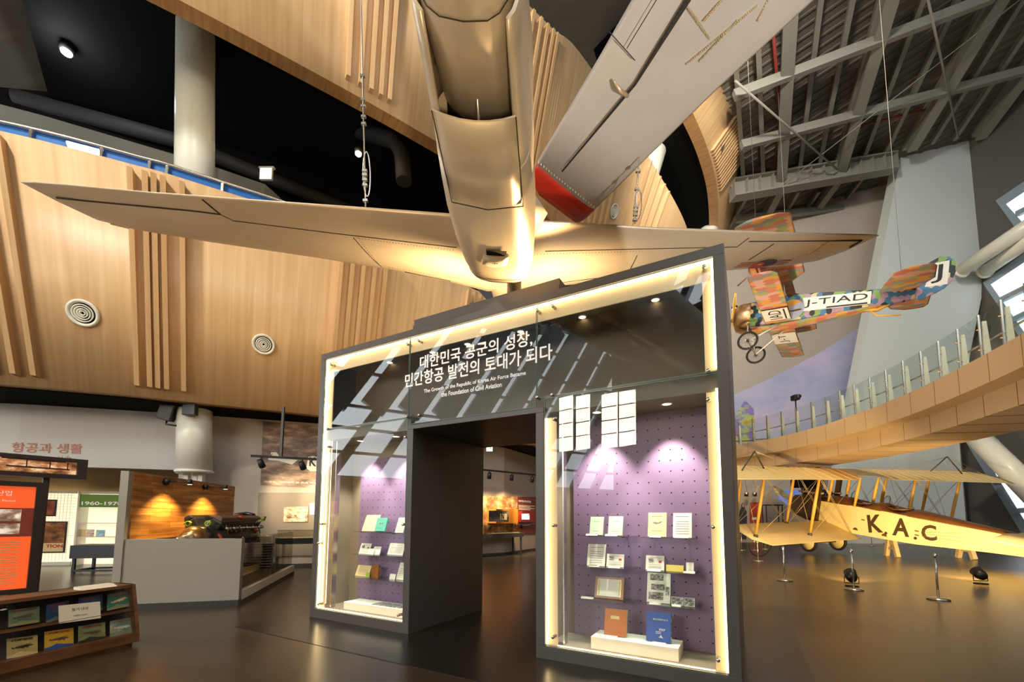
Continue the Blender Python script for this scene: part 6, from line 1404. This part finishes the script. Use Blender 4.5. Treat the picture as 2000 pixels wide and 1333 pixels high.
ol3 = sb.location.copy(); P = [wpt(u, v, sP, .262) - ol3 for u, v in ((1019, 1015.5), (1019, 1004), (1034, 1004), (1034, 1015.5))]; MB().prism(P, n2 * .004).build('screen', photo('screen picture', [srgb(90, 130, 140), srgb(206, 226, 230), srgb(240, 250, 252)], 5, 20, .9), sb)
wb = thing('window_box', 'orange wooden window box with a dark diorama on the passage wall', 'display box', wpt(950, 1022, sP, .05)); ol4 = wb.location.copy()
def fr4(u0, v0, u1, v1, k): return [wpt(u, v, sP, k) - ol4 for u, v in ((u0, v1), (u0, v0), (u1, v0), (u1, v1))]
MB().prism(fr4(952, 995, 996, 1022.5, .05), n2 * .39).build('frame', mat('orange stained pine', srgb(206, 130, 40), .45), wb)
MB().prism(fr4(954.5, 998, 993.5, 1019.5, .44), n2 * .004).build('opening', photo('dark diorama', [(.01, .01, .01), (.03, .03, .025), (.30, .29, .26)], 1.2, 22), wb)
MB().prism(fr4(977, 1004, 990, 1016, .447), n2 * .003).build('diorama_sign', 'canvas', wb)
text('lettering', 'N', fr4(979, 1004, 990, 1015, .452)[0], x2, Z, .3, 'ink', wb, width=.22, height=.24, bold=.01)
# track lights
def track(label, p, q, heads, drop=None, aim=Vector((0, 1, -1))):
    p, q = Vector(p), Vector(q); t = thing('track_light_rail', label, 'track light', p); d = q - p
    MB().beam((0, 0, 0), d, .06, .06).build('rail', 'blackp', t)
    if drop: MB().beam(d * drop, d * drop + Vector((0, 0, 4.47 - p.z - d.z * drop)), .06, .06, up=(0, 1, 0)).build('drop_rod', 'blackp', t)
    for f in heads:
        o_ = d * f; h_ = MB(); h_.tube([o_, o_ + Vector((0, 0, -.12))], .02, 8); h_.lathe(o_ + Vector((0, -.05, -.12)), aim, [(0, -.02), (.07, -.02), (.085, .18), (.07, .2), (.0, .19)], 16); h_ = h_.build('spot_head', 'blackp', t)
        b = MB(); b.lathe(o_ + Vector((0, -.05, -.12)) + aim.normalized() * .192, aim, [(0, 0), (.06, 0)], 14); b.build('lens', 'down', h_)
    return t
z1 = DP(500, 891, 11.2)
track('black track rail with two spots in front of the aerial photograph', DP(490, 891, 11.0), DP(640, 899, 11.6), (.13, .66), .38, Vector((.1, .75, -1)))
track('black track rail with three spots through the gate passage', DP(940, 918, 15.4), DP(1062, 930, 17.5), (.12, .46, .80), None, Vector((-.12, .6, -1)))
for u, v, y in ((505, 912, 11.0), (588, 912, 11.4)): w = DP(u, v + 3, y) + Vector((.05, .30, -.32)); spot('track_spot', w, w + Vector((.1, 1.6, -.45)), 260, 85, .7, WARM, .05)
for u, v, y in ((957, 937, 15.7), (996, 938, 16.4), (1032, 940, 17.0)): w = DP(u, v + 4, y) + Vector((-.05, .12, -.1)); spot('track_spot', w, w + Vector((.1, 1.4, -1.5)), 300, 85, .7, (1, .7, .36), .05)
# exit signs, speaker, small box on the column
def exit_sign(label, c, w, h, arrow=True, face=(0, -1, 0)):
    t = thing('exit_sign', label, 'sign', c); MB().box((-w / 2, 0, -h / 2), (w / 2, .08, h / 2)).build('sign_box', 'column', t)
    MB().box((-w / 2 + .01, -.006, -h / 2 + .01), (w / 2 - .01, 0, h / 2 - .01)).build('lit_face', emis('exit sign face', (.82, 1, .93), 2.2), t)
    if arrow:
        b = MB(); b.beam((-w * .15, -.008, h * .1), (w * .2, -.008, h * .1), .004, h * .1); b.beam((w * .05, -.008, h * .28), (w * .22, -.008, h * .1), .004, h * .1); b.beam((w * .05, -.008, -h * .08), (w * .22, -.008, h * .1), .004, h * .1); b.build('arrow', emis('green arrow', (.1, .75, .45), 1.0), t)
    else: MB().box((-w / 2 - .05, 0, h / 2), (w / 2 + .05, .1, h / 2 + .06)).build('top_cover', 'column', t)
exit_sign('white exit sign with a green arrow through the gate passage', DP(956, 877, 15.0), .23, .2)
exit_sign('glowing exit sign in the dark mezzanine right of the tall column', DP(519, 339, 13.6), .42, .42, False)
sp_ = thing('loudspeaker', 'flat black loudspeaker on an arm beside the short ivory column', 'loudspeaker', DP(328, 803, 11.2)); sp_.rotation_euler = (.15, .28, .25)
MB().box((-.17, -.12, -.26), (.17, .12, .24)).build('cabinet', 'blackp', sp_, bevel=.02); MB().box((-.15, -.125, -.24), (.15, -.12, .22)).build('grille', 'iron', sp_)
MB().tube([(.05, 0, -.26), (.05, .0, -.36), (.40, -.02, -.30)], .025, 8).build('arm', 'blackp', sp_); MB().box((.40, -.05, -.42), (.47, .05, -.16)).build('wall_plate', 'blackp', sp_)
o = MB().box((-.18, -.08, -.18), (.16, .08, .18)).build('junction_box', 'iron', bevel=.02); o.location = DP(371, 812, 11.12); tag(o, 'dark ribbed junction box on the front of the short ivory column', 'box')
# round air vents on the oak
def vent(label, u, v, B, T, r):
    best = None
    for i in range(400):
        t = 7.5 * i / 400
        b, tp = crom(B, t), crom(T, t); n = (tp - b).cross(crom(B, t + .02) - b)
        best_h = ON(u, v, b, n); d2 = ((best_h - b) - (tp - b) * ((best_h - b).dot(tp - b) / (tp - b).length_squared)).length
        if best is None or d2 < best[0]: best = (d2, best_h, n.normalized(), t)
    n = best[2]; n = n if n.y < 0 else -n
    t = thing('air_vent', label, 'air vent', best[1] + n * .01, group='round air vents in the oak')
    MB().lathe((0, 0, 0), n, [(r, 0), (r, .03), (r * .93, .055), (r * .78, .04), (r * .74, 0)], 32).build('rim', 'column', t)
    MB().disc(n * .004, n, r * .76, 28).build('duct_opening', 'black', t)
    for k in (.60, .44, .28, .14): MB().lathe((0, 0, 0), n, [(r * k + .012, .0), (r * k + .02, .045), (r * k - .006, .045), (r * k - .012, .0)], 28).build('ring', 'column', t)
vent('left round air vent in the lower oak wall', 163, 612, B1, T1, .30); vent('right round air vent in the lower oak wall', 515, 673, B1, T1, .27)
vent('small round air vent in the upper oak wall below the red wing tip', 1199, 413, B2, T2, .30)
o = MB().poly([DP(1407, 284, 21.8), DP(1413, 258, 21.8), DP(1417, 280, 21.8), DP(1412, 294, 21.8)]).build('access_hatch', 'iron'); tag(o, 'grey diamond access hatch on the topmost oak wall', 'hatch')
# ducts in the dark openings, lamps
def duct(label, pts, r, m='dark'): return tag(MB().tube(pts, r, 20).build('air_duct', m), label, 'duct')
for i in range(0): pass
duct('black air duct with a round outlet in the mezzanine left of the fuselage', [DP(700, 255, 15.2), DP(770, 275, 14.6), DP(785, 300, 14.4), DP(789, 355, 14.4)], .28)
duct('long dark duct under the mezzanine ceiling behind the tall column', [DP(150, 110, 14.0), DP(420, 200, 15.2), DP(640, 300, 16.4)], .33)
duct('second dark duct deeper in the mezzanine', [DP(30, 190, 13.6), DP(345, 275, 14.8), DP(850, 480, 18.4)], .25)
duct('grey air duct in the top opening above the upper balcony rail', [DP(1200, 75, 20), DP(1195, 30, 19), DP(1160, -30, 18)], .75, 'steel')
M['topgrey'] = mat('dim mauve ceiling panel', srgb(150, 140, 142), .8)
P = [DP(1085, -30, 22), DP(1110, -30, 22), DP(1170, 105, 24), DP(1150, 140, 24), DP(1110, 80, 22.6)]
tag(MB().prism(P, (0, .2, 0)).build('ceiling_panel', 'topgrey'), 'dim mauve ceiling panel above the upper balcony rail', 'panel')
duct('dark crooked duct in the opening beside the topmost balcony', [DP(1290, 345, 27), DP(1320, 315, 28), DP(1392, 285, 30)], .5)
def lamp(label, u, v, y, col, power, strength, r=.07):
    p = DP(u, v, y); t = thing('ceiling_lamp', label, 'lamp', p); d = -p.normalized()
    MB().lathe((0, 0, 0), (0, 0, 1), [(0, -.02), (r * 1.2, -.02), (r * 1.3, .12), (r * .6, .2), (0, .2)], 18).build('lamp_housing', 'blackp', t)
    MB().lathe((0, 0, -.03), (0, 0, -1), [(r, 0), (r * .9, .05), (r * .5, .09), (0, .10)], 18).build('lamp_lens', emis('lamp %s' % label[:8], col, strength), t)
    l = bpy.data.lights.new('lamp', 'POINT'); l.energy = power; l.color = col; l.shadow_soft_size = r * 1.5; o = bpy.data.objects.new('lamp', l); C.objects.link(o); o.location = p + Vector((0, -.1, -.3))
lamp('bright white lamp in the mezzanine ceiling at far left', 130, 100, 12.0, (.92, .96, 1.0), 160, 40, .14)
lamp('warm halogen lamp glowing behind the left hanging cable', 700, 298, 13.2, (1, .72, .4), 40, 60, .10)
lamp('small warm lamp behind the patterned plane cowling', 1435, 603, 28.0, (1, .85, .62), 15, 30, .16)

# ================================================================== RIGHT FLOOR
def stanchion(label, u, v, h=1.0, r=.17):
    p = G(u, v); t = thing('stanchion', label, 'barrier post', p, group='barrier posts around the biplane')
    MB().lathe((0, 0, 0), (0, 0, 1), [(0, 0), (r, 0), (r, .025), (.05, .045), (0, .05)], 24).build('base', 'chrome', t); MB().tube([(0, 0, .04), (0, 0, h)], .018, 10).build('post', 'chrome', t)
    MB().lathe((0, 0, h), (0, 0, 1), [(.03, -.05), (.03, .0), (0, .02)], 12).build('cap', 'chrome', t)
for lb, u, v, h in (('nearest barrier post, in front of the fuselage', 1833, 1172, .86), ('barrier post with a floor lamp right behind it', 1668, 1153, .86), ('barrier post under the near wing tip, left of the floor lamp', 1533, 1135, .82), ('barrier post beside the wing skid hoop', 1481, 1097, .7),
                    ('far barrier post left of the trestle', 1703, 1067, .9), ('far barrier post between the wheel and the trestle', 1731, 1063, .9), ('far barrier post at the gate edge, left of the skid', 1449, 1076, .8), ('far barrier post inside the skid hoop', 1474, 1076, .8), ('far barrier post under the wing, right of the skid hoop', 1495, 1074, .8)): stanchion(lb, u, v, h)
def floor_lamp(label, u, v, aim):
    p = G(u, v); t = thing('floor_spotlight', label, 'spotlight', p)
    MB().lathe((0, 0, 0), (0, 0, 1), [(0, 0), (.13, 0), (.13, .02), (.0, .03)], 20).build('base', 'blackp', t)
    a = Vector(aim).normalized(); x = a.cross(Vector((0, 0, 1))).normalized(); c = Vector((0, 0, .22))
    MB().tube([c + x * .13, c + x * .13 - Vector((0, 0, .15)), -x * .13 + c - Vector((0, 0, .15)), c - x * .13], .012, 6).build('yoke', 'blackp', t)
    lh = MB().lathe(c - a * .12, a, [(0, 0), (.08, .0), (.115, .10), (.125, .26), (.11, .26), (.09, .2)], 20).build('lamp_head', 'blackp', t)
    MB().lathe(c + a * .10, a, [(0, 0), (.105, 0)], 18).build('lamp_lens', emis('amber floor lamp', (1, .66, .25), 12), lh)
    return p + c + a * .2
P1 = floor_lamp('black floor spotlight behind the middle barrier post', 1664, 1146, (.35, .6, .45)); P2 = floor_lamp('black floor spotlight near the right edge aimed at the biplane', 1916, 1141, (.25, .75, .45))
spot('floor_spot', P1, JL + Vector((-.6, -1.2, .6)), 2300, 74, .6, AMBER, .1); spot('floor_spot', P2, JL + Vector((1.2, -2.5, .3)), 2300, 78, .6, AMBER, .1)
# exhibit wall far behind the biplane
fs = ((8, 27.6), (18, 27.6))
M['lobby'] = mat('sand lobby wall', srgb(176, 160, 140), .7)
b = MB(); b.box((10, 28.2, 0), (19.6, 28.5, 3.6)); struct(b, 'wall_lobby', 'lobby')
def fp(u, v, y=28.095): return DP(u, v, y)
o = MB().prism([fp(1466, 1050), fp(1466, 982), fp(1487, 982), fp(1487, 1050)], (0, .1, 0)).build('banner', 'redr'); tag(o, 'red banner with white text behind the biplane wing', 'banner')
o2 = MB().prism([fp(1469, 1016, 28.075), fp(1469, 1011, 28.075), fp(1479, 1011, 28.075), fp(1479, 1016, 28.075)], (0, .02, 0)); q_ = o.location; o2.v = [p - q_ for p in o2.v]; o2.build('printed_block', 'paper', o)
pz0 = fp(1451, 1026); t = MB()
sil = [(1443, 1054), (1444, 1010), (1446, 998), (1449, 991), (1449, 986), (1451, 983), (1454, 986), (1454, 991), (1458, 999), (1459, 1012), (1458, 1054)]
o = MB().prism([fp(u, v) for u, v in sil], (0, .06, 0)).build('standee', mat('charcoal coat print', srgb(54, 52, 54), .7)); tag(o, 'life size print of a person in a dark coat between the barrier and red banner', 'standee')
o2 = MB().prism([fp(u, v, 28.085) for u, v in ((1450, 990), (1450, 986), (1451.5, 984), (1453, 986), (1453, 990), (1451.5, 991.5))], (0, .01, 0)); o2.v = [p - o.location for p in o2.v]; o2.build('face_print', mat('face print', srgb(196, 160, 130), .7), o)
for u in (1442, 1458, 1474): w = fp(u, 962, 27.6); spot('wall_spot', w, w + Vector((0, .6, -1.2)), 60, 80, .6, WARM, .05)
sl = thing('wall_lamp_row', 'row of small black lamps above the standee and banner', 'lamp', fp(1458, 966, 27.7))
for u in (1442, 1458, 1474): p = fp(u, 966, 27.7) - sl.location; MB().lathe(p, (0, .3, -1), [(0, -.1), (.12, -.1), (.14, .12), (0, .12)], 12).build('lamp_head', 'blackp', sl)
o = MB().prism([fp(1522, 958), fp(1566, 957), fp(1566, 985), (fp(1545, 990)), fp(1522, 975)], (0, .1, 0)).build('screen', emis('blue projection screen', (.16, .24, .62), .8)); tag(o, 'blue glowing screen behind the biplane engine', 'screen')
st = thing('display_stand', 'thin black open display stand behind the biplane struts', 'stand', fp(1510, 1030, 26.5)); st.location.z = 0
for x in (-.5, .5):
    for y in (-.2, .2): MB().box((x - .02, y - .02, 0), (x + .02, y + .02, 2.4)).build('leg', 'blackp', st)
MB().box((-.55, -.25, 2.36), (.55, .25, 2.42)).build('top', 'blackp', st)
# projected light painted as flat coloured panels on the far wall, and dark doorway
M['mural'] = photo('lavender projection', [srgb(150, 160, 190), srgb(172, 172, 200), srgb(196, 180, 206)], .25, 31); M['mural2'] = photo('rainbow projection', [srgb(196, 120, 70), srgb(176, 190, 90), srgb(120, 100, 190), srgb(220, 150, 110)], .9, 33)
def fw_(u, v): return DP(u, v, 29.42)
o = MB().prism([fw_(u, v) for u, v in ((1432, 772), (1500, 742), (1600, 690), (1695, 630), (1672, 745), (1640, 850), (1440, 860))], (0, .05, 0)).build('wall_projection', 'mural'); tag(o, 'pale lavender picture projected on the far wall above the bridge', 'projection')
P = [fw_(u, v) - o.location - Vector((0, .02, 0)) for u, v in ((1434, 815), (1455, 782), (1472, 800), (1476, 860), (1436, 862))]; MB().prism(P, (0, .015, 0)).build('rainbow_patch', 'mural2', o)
o = MB().prism([fw_(u, v) for u, v in ((1545, 918), (1602, 898), (1600, 960), (1545, 960))], (0, .05, 0)).build('doorway', 'black'); o['kind'] = 'structure'; tag(o, 'dark doorway in the far wall', 'doorway')
exit_sign('far white exit sign in the dark doorway under the bridge', DP(1571, 911, 29.338), .42, .22, False)
# camera on a pole on the bridge
p = DP(1557, 840, 18.9); p.z = 5.13; cz = DP(1555, 778, 18.9).z
t = thing('pole_camera', 'black camera on a pole standing on the bridge behind the glass', 'camera', p); MB().tube([(0, 0, 0), (0, 0, cz - p.z - .1)], .03, 8).build('pole', 'iron', t); cb = MB().box((-.16, -.2, cz - p.z - .12), (.1, .12, cz - p.z + .12)).build('camera_body', 'blackp', t, bevel=.03)
MB().lathe((-.03, -.2, cz - p.z), (0, -1, 0), [(.09, 0), (.09, .12), (0, .13)], 14).build('lens', 'blackp', cb); MB().tube([(0, 0, .1), (.3, .2, 0)], .02, 6).build('foot', 'iron', t)
